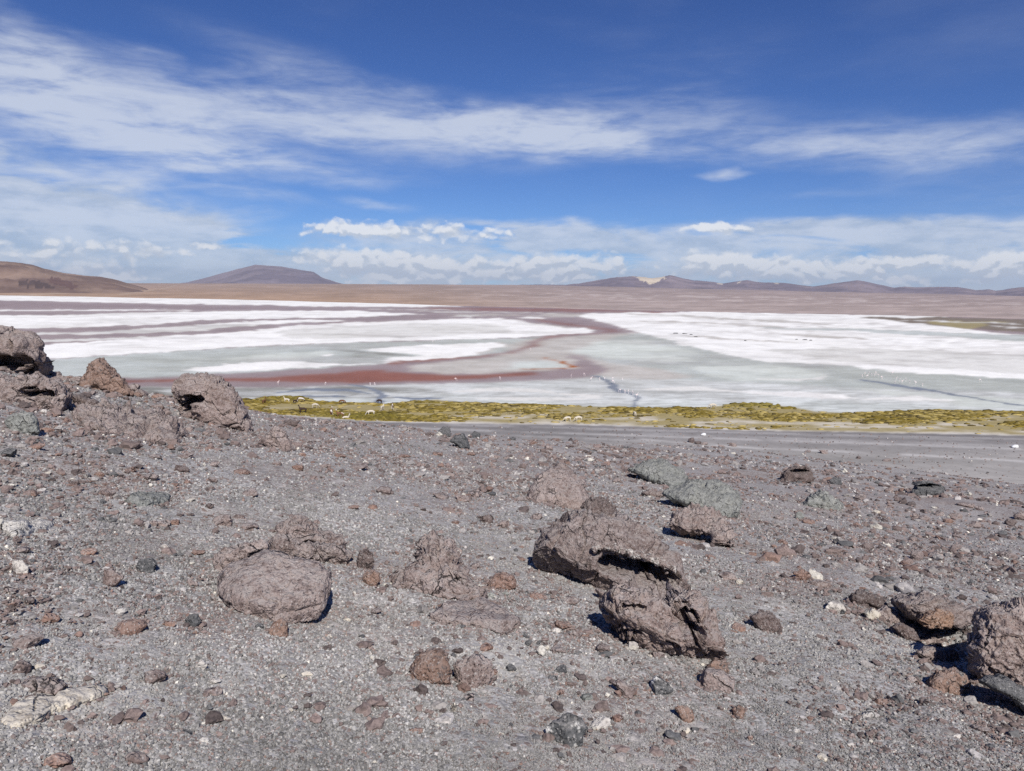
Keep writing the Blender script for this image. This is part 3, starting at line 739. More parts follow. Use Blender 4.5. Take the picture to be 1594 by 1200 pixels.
# ------------------------------------------------------------------ mountains
def mountain(name, prof, base, dist, depth, c1, c2, label, seed, patches=(), rug=.34):
    xs0 = np.array([p[0] for p in prof], float); ys0 = np.array([p[1] for p in prof], float)
    nu = int((xs0[-1]-xs0[0])/1.6)+8; nv = 60
    u = np.linspace(xs0[0], xs0[-1], nu); py = np.interp(u, xs0, ys0)
    py = py + .45*fbm(np.stack([u/11, u*0], -1), 3, seed+3)*sstep(xs0[0], xs0[0]+30, u)*sstep(xs0[-1], xs0[-1]-30, u)
    by = np.interp(u, [b[0] for b in base], [b[1] for b in base])
    v = np.linspace(-1, 1, nv)
    r = ray(u, py); r = r/np.hypot(r[:, 0], r[:, 1])[:, None]
    rb = ray(u, by+1.5); rb = rb/np.hypot(rb[:, 0], rb[:, 1])[:, None]
    zt = EYE + r[:, 2]*dist; zb = EYE + rb[:, 2]*dist
    D = dist + v[:, None]*depth
    xy = r[None, :, :2]*D[..., None]
    s = 1-np.abs(v)[:, None]**1.15
    H = np.maximum(zt-zb, 0)[None]
    nn = np.concatenate([xy/(depth*.35), np.zeros(xy.shape[:2]+(1,))], -1)
    g = ridge(nn[..., :2], 5, seed) ; g2 = fbm(nn[..., :2]*.7, 4, seed+5)
    e = s*(1-s)*4
    z = zb[None]*1.0 + H*(s*1.0 + e*(rug*(g-.3) + .30*g2)*.8)
    z = np.minimum(z, zb + (zt-zb)*np.minimum(1, D/dist + .0*s) + 0)
    z[0] = -3; z[-1] = -3
    V = np.concatenate([xy, z[..., None]], -1)
    q = nn[..., :2]*2
    w = sstep(-.35, .35, fbm(q, 5, seed+9, .6)+.4*(g-.3))[..., None]
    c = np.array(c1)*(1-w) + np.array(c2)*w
    U = np.tile(u, (nv, 1)); pxx, pyy, _ = project(V.reshape(-1, 3)); pyy = pyy.reshape(U.shape)
    pyy = pyy + 2.2*fbm(np.stack([U/5, pyy/3], -1), 3, seed+4); Uw = U + 7*fbm(np.stack([U/9, pyy/3], -1), 3, seed+6)
    for poly, pc in patches:
        k = in_poly(Uw, pyy, poly); c = np.where(k[..., None], np.array(pc), c)
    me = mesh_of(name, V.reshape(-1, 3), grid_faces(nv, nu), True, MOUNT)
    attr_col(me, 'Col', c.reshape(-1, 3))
    o = link(name, me, kind='structure', label=label); return o
mountain('hill', [(-520,452),(-300,420),(-120,404),(0,405.5),(25,408),(50,411.5),(70,418),(100,424.5),(135,429),(155,430),(185,436),(200,441),(218,446),(236,452),(256,459)],
         [(-600,457),(0,458),(130,455),(200,456),(256,460)], 5200, 1500, lin(150,128,114), lin(122,102,94), 'brown hill rising on the left beyond the lagoon', 101,
         patches=[([(18,440),(40,436),(60,437),(85,447),(60,449),(28,447)], lin(92,78,76)), ([(70,432),(90,432),(125,446),(110,449),(80,442)], lin(112,90,86))])
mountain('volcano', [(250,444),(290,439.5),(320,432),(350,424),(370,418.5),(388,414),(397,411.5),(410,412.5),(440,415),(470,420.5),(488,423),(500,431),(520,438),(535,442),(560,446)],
         [(250,444),(560,446)], 17000, 4200, lin(142,130,136), lin(120,110,120), 'grey brown volcano with a flat broad summit on the horizon', 121)  # base tones shifted grey-purple: distance haze put into the colour, besides the haze volume
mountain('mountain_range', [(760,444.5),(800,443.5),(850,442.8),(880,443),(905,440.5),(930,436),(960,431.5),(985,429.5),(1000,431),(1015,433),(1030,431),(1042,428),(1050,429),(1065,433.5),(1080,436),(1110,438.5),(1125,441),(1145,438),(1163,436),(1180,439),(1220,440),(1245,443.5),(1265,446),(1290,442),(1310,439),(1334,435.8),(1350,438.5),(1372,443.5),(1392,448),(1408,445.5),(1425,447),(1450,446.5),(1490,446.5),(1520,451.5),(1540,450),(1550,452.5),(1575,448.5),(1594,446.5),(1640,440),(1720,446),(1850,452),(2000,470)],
         [(760,445),(900,447),(1200,454),(1400,458),(1594,463),(2000,474)], 14500, 3200, lin(144,130,134), lin(120,109,118), 'low chain of brown mountains along the right horizon', 141,  # range colours also greyed and lightened to carry part of the distance haze
         patches=[([(982,430),(1000,431),(1030,430),(1036,433),(1028,437),(1018,441),(1012,443),(1008,439),(996,434)], lin(216,200,176)),
                  ([(1150,438),(1156,437),(1156,441),(1150,441)], lin(200,188,172)), ([(1205,440),(1213,440),(1213,443),(1206,442)], lin(190,178,165)), ([(1117,440),(1123,441),(1121,444)], lin(200,188,172))])

# ------------------------------------------------------------------ rocks
def star_radius(P2, n=360):
    """radius of a closed outline about its centre, per angle"""
    c = (P2.min(0)+P2.max(0))/2*.5 + P2.mean(0)*.5
    Q = P2 - c; ang = np.linspace(-np.pi, np.pi, n, endpoint=False); R = np.zeros(n)
    for k in range(len(Q)):
        a, b = Q[k], Q[(k+1) % len(Q)]; e = b-a
        den = np.cos(ang)*e[1]-np.sin(ang)*e[0]; den = np.where(np.abs(den) < 1e-12, 1e-12, den)
        t = (a[0]*e[1]-a[1]*e[0])/den; s = (a[0]*np.sin(ang)-a[1]*np.cos(ang))/den
        R = np.where((s >= -1e-6) & (s <= 1+1e-6) & (t > 0), np.maximum(R, t), R)
    R = np.where(R <= 0, R[R > 0].mean(), R)
    for _ in range(3): R = (np.roll(R, 1)+2*R+np.roll(R, -1))/4
    return c, ang, R
def roughen(V, T, size, seed, amp=.07, freq=2.2, pits=0., pfreq=7., strata=0., sdir=(0, .3, 1), sfreq=9., cracks=0., facets=0, lump=0., chunk=.036, cfreq=2.9):
    r = np.random.default_rng(seed); q = V/size + r.uniform(0, 50, 3)
    N = normals(V, T)
    c = V.mean(0)
    for k in range(facets):
        n = r.normal(size=3); n /= np.linalg.norm(n)
        if n @ _f > .1: n = -n
        h = (V-c) @ n; o = np.quantile(h, .995)*r.uniform(.62, .86)
        V = V - np.outer(np.maximum(h-o, 0)*.9, n)
    d = amp*fbm(q*freq, 5, seed, .52) + amp*.45*fbm(q*freq*5, 4, seed+3, .65)
    d = d - amp*.55*np.clip(.28-np.abs(vn(q*freq*2.1+5, seed+21)), 0, 1)/.28*sstep(-.2, .4, fbm(q*freq*.8+2, 2, seed+22))
    qw = q + .10*np.stack([fbm(q*4, 2, seed+31+k) for k in range(3)], 1)
    if chunk: d = d + chunk*facet(qw*cfreq, seed+41) + chunk*.5*facet(qw*cfreq*2.6+7, seed+47) + chunk*.22*facet(q*cfreq*7+3, seed+53)
    if lump: d = d + lump*(.55-worley(q*freq*1.7, seed+5))
    if pits:
        w = worley(q*pfreq, seed+2); m_ = sstep(-.25, .3, fbm(q*1.7, 3, seed+8))
        d = d - pits*m_*np.clip(1-w/.48, 0, 1)**.6
        w = worley(q*pfreq*2.3+4, seed+4); d = d - pits*.45*m_*np.clip(1-w/.42, 0, 1)**.6
    if strata:
        s = np.array(sdir, float); s /= np.linalg.norm(s)
        u = (q @ s)*sfreq + .9*fbm(q*2.5, 3, seed+6)
        tri = np.abs((u % 1)-.5)*2; m_ = sstep(-.2, .3, fbm(q*2.1+9, 3, seed+7))
        d = d - strata*np.clip(1-tri*3.2, 0, 1)*m_
    if cracks:
        v = np.abs(vn(q*2.3+.4*np.stack([fbm(q*5, 2, seed+k) for k in (1, 2, 3)], 1), seed+11))
        d = d - cracks*np.clip(1-v/.045, 0, 1)
    return V + N*(d*size)[:, None]
FEET = []
def traced(name, label, pts, mat, depth=.55, n=2.6, sub=6, lean=.35, sink=.85, dist=None, plane='view', height=.12, cat='rock', group=None, seed=None, dshift=0., skirt=.55, dents=(), **kw):
    """a rock whose outline in the photograph is pts; it gets its own distance from where its foot meets the ground"""
    pts = np.array(pts, float); seed = seed if seed is not None else int(abs(pts[0, 0]*7+pts[0, 1]*13)) % 9973
    D0, T = ico(sub)
    D0 = D0.copy()
    rho = np.hypot(D0[:, 0], D0[:, 2]); yy = D0[:, 1]
    s = 1/(rho**n + np.abs(yy)**n)**(1/n); rho, yy = rho*s, yy*s
    phi = np.arctan2(D0[:, 2], D0[:, 0])
    if plane == 'view':
        cx = pts[:, 0].mean(); yb = pts[:, 1].max()
        if dist is None: dist = hit(cx, yb)[1][0]
        w_px = np.ptp(pts[:, 0]); hd = depth*w_px/F*dist*.5
        t = dist + hd*sink + dshift
        P2 = np.stack([(pts[:, 0]-PW/2)/F*t, -(pts[:, 1]-PH/2)/F*t], 1)
        c, ang, R = star_radius(P2)
        Rv = np.interp(phi, ang, R, period=2*np.pi)
        a = Rv*np.cos(phi)*rho; b = Rv*np.sin(phi)*rho
        if skirt: b = np.where(b < 0, b*(1+skirt), b)      # the foot runs on into the ground
        dep = t + yy*hd + b*lean
        # keep the outline when a point moves in depth
        k = dep/t
        V = CAM + np.outer((c[0]+a)*k, _r) + np.outer((c[1]+b)*k, _u) + np.outer(dep, _f)
        size = max(np.ptp(P2[:, 0]), np.ptp(P2[:, 1]))
    else:
        W, tt = hit(pts[:, 0], pts[:, 1]); P2 = W[:, :2]
        c, ang, R = star_radius(P2); Rv = np.interp(phi, ang, R, period=2*np.pi)
        x = c[0]+Rv*np.cos(phi)*rho; y = c[1]+Rv*np.sin(phi)*rho
        V = np.stack([x, y, surf(x, y) + np.where(yy > 0, yy*height, yy*height*.8)], 1)
        size = max(np.ptp(P2[:, 0]), np.ptp(P2[:, 1])); T = T[:, ::-1]
    if np.einsum('ij,ij->i', np.cross(V[T[:, 1]]-V[T[:, 0]], V[T[:, 2]]-V[T[:, 0]]), V[T[:, 0]]-V.mean(0)).sum() < 0: T = T[:, ::-1]
    V = roughen(V, T, size, seed, **kw)
    if dents:
        px, py, w = project(V); nr = normals(V, T) @ _f < .15
        for (dx, dy, rx, ry, dp) in dents:
            e = np.hypot((px-dx)/rx, (py-dy)/ry)+.32*fbm(V/size*9, 4, seed+61, .6)
            V = V + np.outer(np.where(nr, dp*sstep(1.05, .72, e), 0), _f + .1*_u)
    FEET.append(pts)
    o0 = V.mean(0); o0[2] = V[:, 2].min()
    me = mesh_of(name, V-o0, T, True, mat)
    o = link(name, me, loc=o0, label=label, cat=cat, group=group)
    return o

big = dict(amp=.05, freq=2.4, cracks=.02)
rough_ = dict(amp=.11, freq=3.2, pits=.05, lump=.05)
# --- the big smooth boulder and its ledges
traced('boulder', 'large smooth domed mauve brown boulder half buried left of centre', [(336,895),(350,880),(383,868),(413,853),(435,856),(460,864),(486,867),(501,870),(510,890),(513,905),(507,930),(494,944),(470,951),(450,956),(430,960),(400,957),(375,950),(350,943),(330,928)], LAVA_S, depth=.75, sub=7, n=2.4, amp=.035, freq=2, pits=.010, pfreq=16, facets=5, cracks=.012, strata=.025, sfreq=5, sdir=(.5,-.3,1), chunk=.022, cfreq=2.2, lean=0.9)
traced('rock_ledge', 'crumbling brown rock ledge on top of the large smooth domed boulder', [(425,828),(440,814),(463,806),(485,813),(500,827),(530,834),(532,845),(516,848),(475,842),(445,845),(428,838)], LAVA, depth=.6, strata=.10, sfreq=5, dshift=.10, **rough_, lean=0.8)
traced('rock_ledge', 'lower cracked rock ledge between the domed boulder and its top ledge', [(418,845),(440,840),(480,843),(520,848),(542,858),(545,868),(520,874),(473,870),(440,862)], LAVA, depth=.5, strata=.09, sfreq=5, dshift=.02, **rough_)
traced('rock_ledge', 'layered slanting rock flank at the upper left of the domed boulder', [(330,872),(350,858),(375,848),(408,842),(420,850),(385,868),(350,885),(333,893)], LAVA, depth=.5, strata=.13, sfreq=7, sdir=(.5,.1,1), amp=.08, freq=3)
traced('rock', 'round rough brown rock at the right end of the domed boulder ledge', [(555,870),(562,856),(572,853),(581,862),(582,876),(572,884),(560,882)], LAVA_D, sub=5, **rough_)
traced('rock', 'angular brown rock right of the domed boulder', [(565,895),(575,887),(590,890),(592,902),(580,911),(568,909)], LAVA2, sub=5, amp=.08, facets=3)
traced('rock', 'brown rock streaked with black below the large domed boulder', [(417,983),(425,968),(438,961),(453,972),(452,986),(436,992),(421,990)], LAVA2, sub=5, amp=.06, facets=3)
# --- middle
traced('outcrop', 'lumpy pitted brown outcrop knob left of the hollow boulder', [(600,897),(625,882),(650,878),(654,848),(665,840),(685,834),(703,842),(709,860),(714,880),(731,897),(760,907),(750,918),(718,919),(688,915),(650,911),(615,906)], LAVA, depth=.5, sub=6, lean=0.9, amp=.10, freq=3.5, pits=.05, pfreq=9, lump=.06, cracks=.03)
traced('rock_slab', 'flat mauve grey rock slab lying flush in gravel near the centre', [(667,963),(693,946),(710,936),(750,933),(776,940),(791,956),(807,971),(804,983),(785,990),(760,983),(735,976),(700,972)], LAVA_S, plane='ground', height=.05, sub=5, n=4, amp=.035, freq=3, pits=.01, pfreq=14)
traced('rock', 'rounded rusty brown rock with black streaks in the lower centre', [(631,1038),(650,1021),(668,1011),(688,1012),(699,1022),(703,1040),(699,1059),(680,1063),(651,1058),(632,1054)], LAVA2, sub=5, n=2.8, amp=.06, freq=3, strata=.03, sfreq=10, facets=3)
traced('rock', 'mauve grey rock beside the rusty brown rock in the lower centre', [(705,1035),(724,1023),(751,1018),(765,1028),(768,1050),(761,1063),(728,1067),(710,1056)], LAVA, sub=5, n=3, amp=.06, freq=3, strata=.03, sfreq=8, facets=3)
traced('rock', 'reddish brown stepped rock right of the pitted outcrop knob', [(757,912),(768,895),(782,890),(800,897),(803,912),(785,917)], LAVA_R, sub=5, amp=.08, strata=.06, sfreq=5)
# --- hollow boulder group
H7 = traced('boulder', 'large broken boulder with a hollow front, right of centre', [(820,866),(830,845),(845,825),(863,817),(883,805),(905,796),(945,806),(970,809),(995,818),(1030,824),(1048,848),(1064,878),(1075,903),(1078,924),(1040,922),(1000,916),(955,908),(915,900),(880,884),(850,880),(825,874)], LAVA, depth=.6, sub=7, lean=.6, n=2.5, amp=.045, freq=2.6, pits=.02, pfreq=12, cracks=.03, facets=5, cfreq=2.4, chunk=.04, dents=[(950,880,20,15,.40),(980,884,24,17,.46),(1010,892,25,17,.46),(1038,903,20,15,.42)])
def front(o, px, py, r=7):
    n = len(o.data.vertices); V = np.zeros(n*3, np.float32); o.data.vertices.foreach_get('co', V); V = V.reshape(-1, 3)+np.array(o.location)
    x, y, w = project(V); k = np.hypot(x-px, y-py) < r
    return float(w[k].min())
for _nm, _pts in (('left', [(922,853),(943,845),(966,851),(963,859),(942,854),(926,861)]), ('middle', [(960,851),(985,856),(1012,863),(1009,871),(984,866),(961,860)]), ('right', [(1006,861),(1030,869),(1053,884),(1050,892),(1028,879),(1004,871)])):
    _c = np.mean(_pts, 0)
    _o = traced('rim_crust', 'white crusted broken rim above the hollow boulder front, %s piece' % _nm, _pts, CRUST, depth=.35, lean=.6, skirt=0, sink=0, dist=front(H7, _c[0], _c[1])-.015, amp=.10, freq=4, strata=.05, sfreq=5, chunk=.05)
    _o.parent = H7; _o.location = Vector(_o.location) - Vector(H7.location); del _o['category']
traced('rock_ledge', 'dark overhanging rock crest on top of the hollow boulder', [(899,790),(906,780),(930,773),(943,780),(955,793),(972,809),(950,808),(930,806),(908,800)], LAVA_D, depth=.6, amp=.10, freq=3, chunk=.05, dshift=.22, strata=.08, sfreq=4)
traced('rock_slab', 'thick dark slab standing upright at the left of the hollow', [(908,855),(925,850),(932,858),(926,885),(922,904),(914,900),(899,886),(904,862)], LAVA_D, depth=.55, sub=5, n=4, amp=.05, freq=3, strata=.04, sfreq=6, sdir=(1,.2,.2), dist=None, lean=.2)
traced('rock', 'pale striated rock face inside the hollow boulder', [(928,858),(950,856),(960,870),(962,886),(944,895),(926,900)], LAVA, depth=.4, sub=5, n=3.5, amp=.05, freq=3, strata=.06, sfreq=9, dshift=.05)
traced('rock', 'shaded rounded rock lying inside the hollow boulder', [(974,883),(984,876),(1000,875),(1021,882),(1038,897),(1040,912),(1020,909),(992,902)], LAVA_D, depth=.6, amp=.10, freq=3, strata=.06, sfreq=6, dshift=.12)
# --- pile in front of the hollow boulder
traced('boulder', 'broken boulder with a black cleft in the pile below the hollow boulder', [(921,984),(926,962),(933,943),(948,934),(985,929),(1010,928),(1046,931),(1064,928),(1081,922),(1104,929),(1128,945),(1136,973),(1138,1000),(1126,1018),(1100,1014),(1060,1010),(1010,1011),(980,1006),(960,998),(935,990)], LAVA, depth=.45, sub=7, lean=.7, n=3, amp=.055, freq=2.8, strata=.04, sfreq=4, cracks=.04, facets=6, lump=.02, chunk=.05, dents=[(1060,950,14,17,.30),(1074,970,15,22,.34),(1090,994,10,16,.30),(985,947,24,5,.10),(928,965,6,12,.15),(975,985,26,6,.07)])
traced('rock', 'pointed rock shard sticking up at the back of the rock pile', [(927,915),(935,919),(962,930),(955,937),(938,936)], LAVA, sub=5, depth=.8, amp=.06, dshift=.02)
traced('rock', 'dark brown rough rock set in the face of the rock pile', [(948,976),(963,961),(990,957),(1011,968),(1003,980),(970,986)], LAVA_D, sub=5, depth=.6, amp=.10, freq=3, strata=.08, sfreq=4, dshift=-.07)
traced('rock', 'upright wedge of rock at the top of the rock pile', [(1007,938),(1021,934),(1037,948),(1038,961),(1021,955)], LAVA, sub=5, depth=.7, amp=.06, facets=2, dshift=-.06)
traced('rock', 'rounded rock between the hollow boulder and the cleft boulder', [(1020,925),(1030,914),(1048,914),(1064,922),(1060,932),(1035,932)], LAVA, sub=5, depth=.9, amp=.07, dshift=.04)
traced('rock', 'blocky brown rock below the cleft boulder, shadow on its left', [(1090,1058),(1098,1041),(1123,1044),(1148,1057),(1147,1073),(1112,1075),(1096,1069)], LAVA, sub=5, n=3, depth=.8, amp=.06, freq=3, facets=3)
traced('rock', 'small brown rock touching the top of the blocky brown rock', [(1101,1036),(1112,1027),(1132,1031),(1136,1042),(1116,1046)], LAVA2, sub=5, amp=.08)
traced('rock', 'black rock with a white face below the rock pile', [(1006,1067),(1020,1052),(1036,1060),(1047,1072),(1032,1082),(1010,1079)], SPOTTED, sub=5, n=3, amp=.07, facets=3)
traced('rock', 'dark grey rock with large white patches at the bottom centre', [(848,1136),(860,1121),(885,1113),(906,1117),(917,1131),(906,1150),(880,1158),(857,1153)], SPOTTED, sub=5, n=2.6, amp=.05, facets=2)
traced('rock', 'thin slanting rock plate left of the black and white rock', [(952,1063),(962,1056),(990,1072),(984,1083),(970,1078)], LAVA, sub=5, depth=.5, amp=.06)
traced('rock', 'dark rough rock with a shadow on its left, right of the pile', [(1166,961),(1180,951),(1194,951),(1213,964),(1217,978),(1200,981),(1180,976)], LAVA_D, sub=5, n=2.8, amp=.09, freq=3, lump=.04)
traced('rock', 'wedge of brown rock below the black and white rock', [(1049,1100),(1066,1097),(1078,1107),(1080,1122),(1066,1124)], LAVA2, sub=5, depth=.6, amp=.06, facets=2)
traced('rock', 'brown cube of rock throwing a shadow left near the lower right', [(1140,1104),(1150,1096),(1160,1102),(1158,1116),(1144,1116)], LAVA2, sub=5, amp=.06, facets=3)
# --- behind
traced('boulder', 'brown boulder split by a dark slanting ledge behind the hollow boulder', [(822,771),(832,748),(850,731),(873,722),(890,735),(909,750),(921,777),(900,785),(875,784),(850,779),(826,777)], LAVA, depth=.7, sub=5, lean=0.8, n=2.5, amp=.06, freq=2.6, strata=.10, sfreq=2.6, sdir=(-.45,.1,1), pits=.02, pfreq=10)
traced('boulder', 'pitted grey green boulder behind the reddish rubble mound', [(1030,769),(1046,758),(1071,750),(1096,746),(1119,747),(1137,755),(1152,765),(1157,776),(1152,788),(1136,796),(1111,791),(1083,784),(1061,779),(1040,774)], GREEN, depth=.6, sub=6, lean=1.6, amp=.05, freq=2.6, pits=.045, pfreq=11)
traced('boulder', 'farther grey green boulder with a dark jagged left crest', [(975,731),(991,723),(1013,717),(1036,719),(1056,730),(1075,746),(1051,751),(1026,746),(1001,739)], GREEN, depth=.7, lean=1.8, amp=.08, freq=2.8, pits=.03, pfreq=9, strata=.05, sfreq=5)
traced('rubble_mound', 'low mound of reddish brown fused rubble below the grey green boulder', [(1040,816),(1046,803),(1063,793),(1088,787),(1108,795),(1134,810),(1144,830),(1147,842),(1126,836),(1101,828),(1076,821),(1056,821)], LAVA, depth=.6, lean=1.5, amp=.13, freq=3.6, pits=.06, pfreq=10, lump=.08, cat='rock')
traced('rock', 'low reddish rock at the left foot of the grey green boulder', [(998,768),(1010,762),(1030,764),(1034,771),(1012,773)], LAVA, sub=5, amp=.10)
traced('rock', 'dark topped brown rock with ragged crest on the right middle slope', [(1211,749),(1221,733),(1239,725),(1259,729),(1270,737),(1268,749),(1244,751)], LAVA_D, lean=.4, amp=.10, freq=3, lump=.04, chunk=.055, dents=[(1245,734,16,4,.5)])
traced('rock', 'grey green furrowed rock on the right middle slope', [(1249,786),(1262,770),(1277,764),(1295,773),(1313,784),(1308,791),(1282,791)], GREEN, sub=5, lean=.5, amp=.09, freq=3.4, strata=.07, sfreq=7, sdir=(1,.3,.2))
traced('rock', 'small grey green upright stone beside the furrowed rock', [(1238,805),(1240,797),(1247,796),(1253,804),(1246,808)], GREEN, sub=5, amp=.08)
traced('rock', 'dark hollow topped rock on the far right slope', [(1420,766),(1425,752),(1445,750),(1465,754),(1468,766),(1445,771),(1428,771)], SLATE, amp=.10, freq=3, dents=[(1446,757,17,4,.6)])
traced('rock', 'round dark grey rock beyond the furrowed grey green rock', [(1290,748),(1297,743),(1307,744),(1311,752),(1300,754)], SLATE, sub=5, amp=.08)
# --- right edge group
traced('boulder', 'mauve brown boulder roofing a black cavity near the right edge', [(1386,934),(1407,924),(1435,914),(1455,927),(1483,937),(1508,947),(1521,951),(1521,966),(1501,983),(1483,974),(1445,973),(1427,965),(1407,955)], LAVA, depth=.75, sub=6, lean=.5, n=2.6, amp=.07, freq=2.6, strata=.04, sfreq=6, dist=hit(1420, 985)[1][0], cracks=.03, skirt=0, sink=.35)
traced('boulder', 'big deeply pitted brown boulder cut by the right picture edge', [(1522,956),(1530,945),(1558,939),(1594,933),(1650,930),(1690,950),(1700,1010),(1680,1065),(1640,1075),(1594,1062),(1570,1050),(1545,1044),(1518,1039),(1509,1026),(1517,1000),(1520,975)], LAVA, depth=.7, sub=7, lean=.3, n=2.8, amp=.07, freq=3, pits=.05, pfreq=11, lump=.05)
traced('rock', 'dark grey fine grained rock below the pitted boulder at the right edge', [(1517,1058),(1533,1049),(1565,1052),(1594,1070),(1630,1090),(1650,1110),(1620,1112),(1594,1094),(1570,1083),(1540,1073)], SLATE, sub=5, depth=.5, amp=.04, freq=3, dshift=-.03)
traced('rock', 'rounded brown rock below the black cavity on the right', [(1444,1061),(1459,1045),(1483,1039),(1501,1048),(1509,1063),(1504,1075),(1476,1079),(1452,1074)], LAVA2, sub=5, n=2.6, amp=.06, freq=3, lump=.03)
traced('rock', 'slanting slab at the left mouth of the black cavity', [(1384,974),(1400,967),(1420,977),(1434,994),(1408,989)], LAVA_D, sub=5, amp=.06, strata=.06, sfreq=6, depth=.5)
traced('rock', 'brown round rock in front of the black cavity', [(1434,996),(1446,987),(1464,992),(1468,1003),(1447,1005)], LAVA, sub=5, amp=.07, lump=.03)
traced('rock', 'grey knobbly rock below the black cavity', [(1426,1018),(1440,1008),(1465,1010),(1480,1018),(1482,1030),(1462,1030),(1443,1026)], LAVA, sub=5, amp=.10, lump=.05)
traced('rock', 'small dark knobbly rock right of the grey knobbly rock', [(1470,1012),(1484,1008),(1492,1018),(1490,1030),(1476,1026)], LAVA_D, sub=5, amp=.10, lump=.05)
traced('rock', 'dark layered slab at the upper left of the roofing boulder', [(1322,930),(1335,915),(1355,922),(1381,938),(1378,944),(1350,938),(1330,940)], LAVA_D, sub=5, depth=.5, amp=.08, strata=.08, sfreq=5)
traced('rock', 'light grey angular rock with a black shadow on its left', [(1285,946),(1290,935),(1312,940),(1320,951),(1302,952)], PALE, sub=5, n=3, amp=.05, facets=3)
traced('rock', 'tan yellow rock between the layered slab and the cavity', [(1342,953),(1358,947),(1376,957),(1372,964),(1350,961)], CREAM, sub=5, amp=.08, lump=.03)
traced('rock', 'orange brown crumbly rock under the roofing boulder', [(1425,964),(1440,952),(1466,950),(1484,958),(1480,972),(1446,974)], ORANGE, sub=5, amp=.12, lump=.06, depth=.5, dist=hit(1420, 985)[1][0]-.28)
traced('rock', 'brown rock wedged left of the orange crumbly rock', [(1362,950),(1378,944),(1402,955),(1410,968),(1390,968),(1372,960)], LAVA, sub=5, amp=.12, lump=.05)
traced('rock', 'reddish rubble stone above the light grey angular rock', [(1234,893),(1248,885),(1262,895),(1252,903)], LAVA_R, sub=5, amp=.12, lump=.05)
traced('rock', 'low brown rubble rock right of the reddish rubble stone', [(1259,906),(1275,902),(1294,907),(1290,914),(1268,914)], LAVA, sub=5, amp=.12, lump=.05)
# --- left ridge
traced('boulder', 'dark undercut lava crag at the left picture edge', [(-150,492),(-60,502),(-14,516),(2,519),(12,527),(28,530),(44,529),(54,536),(54,548),(47,558),(45,568),(0,574),(-150,592)], LAVA, depth=.6, sub=7, dist=17.5, n=3.4, lean=.1, amp=.08, freq=3.5, pits=.04, lump=.05, chunk=.045, skirt=.3, dents=[(0,574,60,24,1.0),(-90,580,60,30,1.0),(14,540,5,12,.4)])
traced('boulder', 'pointed brown boulder on the skyline right of the dark crag', [(118,598),(133,580),(139,565),(157,555),(170,560),(184,577),(196,592),(210,606),(186,610),(165,608),(140,606)], LAVA2, depth=.8, lean=.1, amp=.08, freq=2.8, facets=3, cracks=.05)
traced('boulder', 'cave like brown outcrop with a black hollow near the left edge', [(-40,600),(0,590),(35,588),(61,587),(88,601),(103,618),(97,628),(60,630),(20,628),(-40,630)], LAVA, depth=.7, sub=7, lean=.2, amp=.09, freq=3.2, pits=.04, lump=.04, chunk=.045, dents=[(44,610,17,9,.55),(72,613,12,7,.5)])
traced('rock_slab', 'dark overhanging slab right of the hollow outcrop', [(106,611),(128,615),(155,625),(150,633),(123,633),(112,622)], LAVA_D, sub=5, depth=.8, amp=.08, strata=.10, sfreq=4)
traced('boulder', 'round grey green boulder riddled with holes at the left edge', [(7,657),(16,645),(35,640),(51,643),(61,656),(61,669),(40,674),(16,668)], GREEN, sub=5, n=2.4, lean=.15, amp=.04, pits=.07, pfreq=7)
traced('rubble_mound', 'wide low mound of fused brown rubble on the left slope', [(110,652),(139,637),(187,636),(227,643),(267,659),(281,677),(272,692),(227,684),(160,673),(128,665)], LAVA, plane='ground', height=.20, sub=7, n=2.2, amp=.05, freq=5, pits=.03, pfreq=14, lump=.055, chunk=.03, cfreq=6)
traced('boulder', 'tall mauve boulder with a dark notch standing on the left skyline', [(270,604),(273,596),(288,587),(315,583),(338,586),(357,595),(371,608),(381,629),(396,651),(392,660),(368,658),(341,660),(318,656),(302,645),(284,634),(274,618)], LAVA, depth=.8, sub=7, n=2.6, lean=.3, amp=.04, freq=2.6, strata=.03, sfreq=6, sdir=(1,.2,-.6), cracks=.04, chunk=.045, dents=[(296,622,19,8,.65),(285,634,12,8,.6)])
traced('rock', 'leaning jagged brown rock between two slopes left of the llamas', [(399,688),(414,675),(430,658),(444,674),(457,696),(446,698),(427,694)], LAVA, sub=5, amp=.08, strata=.08, sfreq=4, sdir=(1,0,.5), facets=2)
traced('rock_slab', 'flat dark brown rock above the leaning jagged rock', [(436,659),(451,653),(467,655),(462,662),(445,663)], LAVA_D, sub=5, amp=.08)
traced('rock', 'dark grey green triangular rock on the central skyline', [(699,686),(711,677),(722,675),(731,686),(736,698),(716,694)], SLATE, sub=5, n=3, amp=.06, facets=2)
traced('rock', 'round dark grey rock on the central skyline by the road', [(731,677),(739,671),(748,675),(747,682),(735,682)], SLATE, sub=5, amp=.06)
traced('rock', 'dark grey boulder left of the triangular skyline rock', [(682,672),(690,664),(700,666),(702,676),(688,678)], SLATE, sub=5, amp=.07)
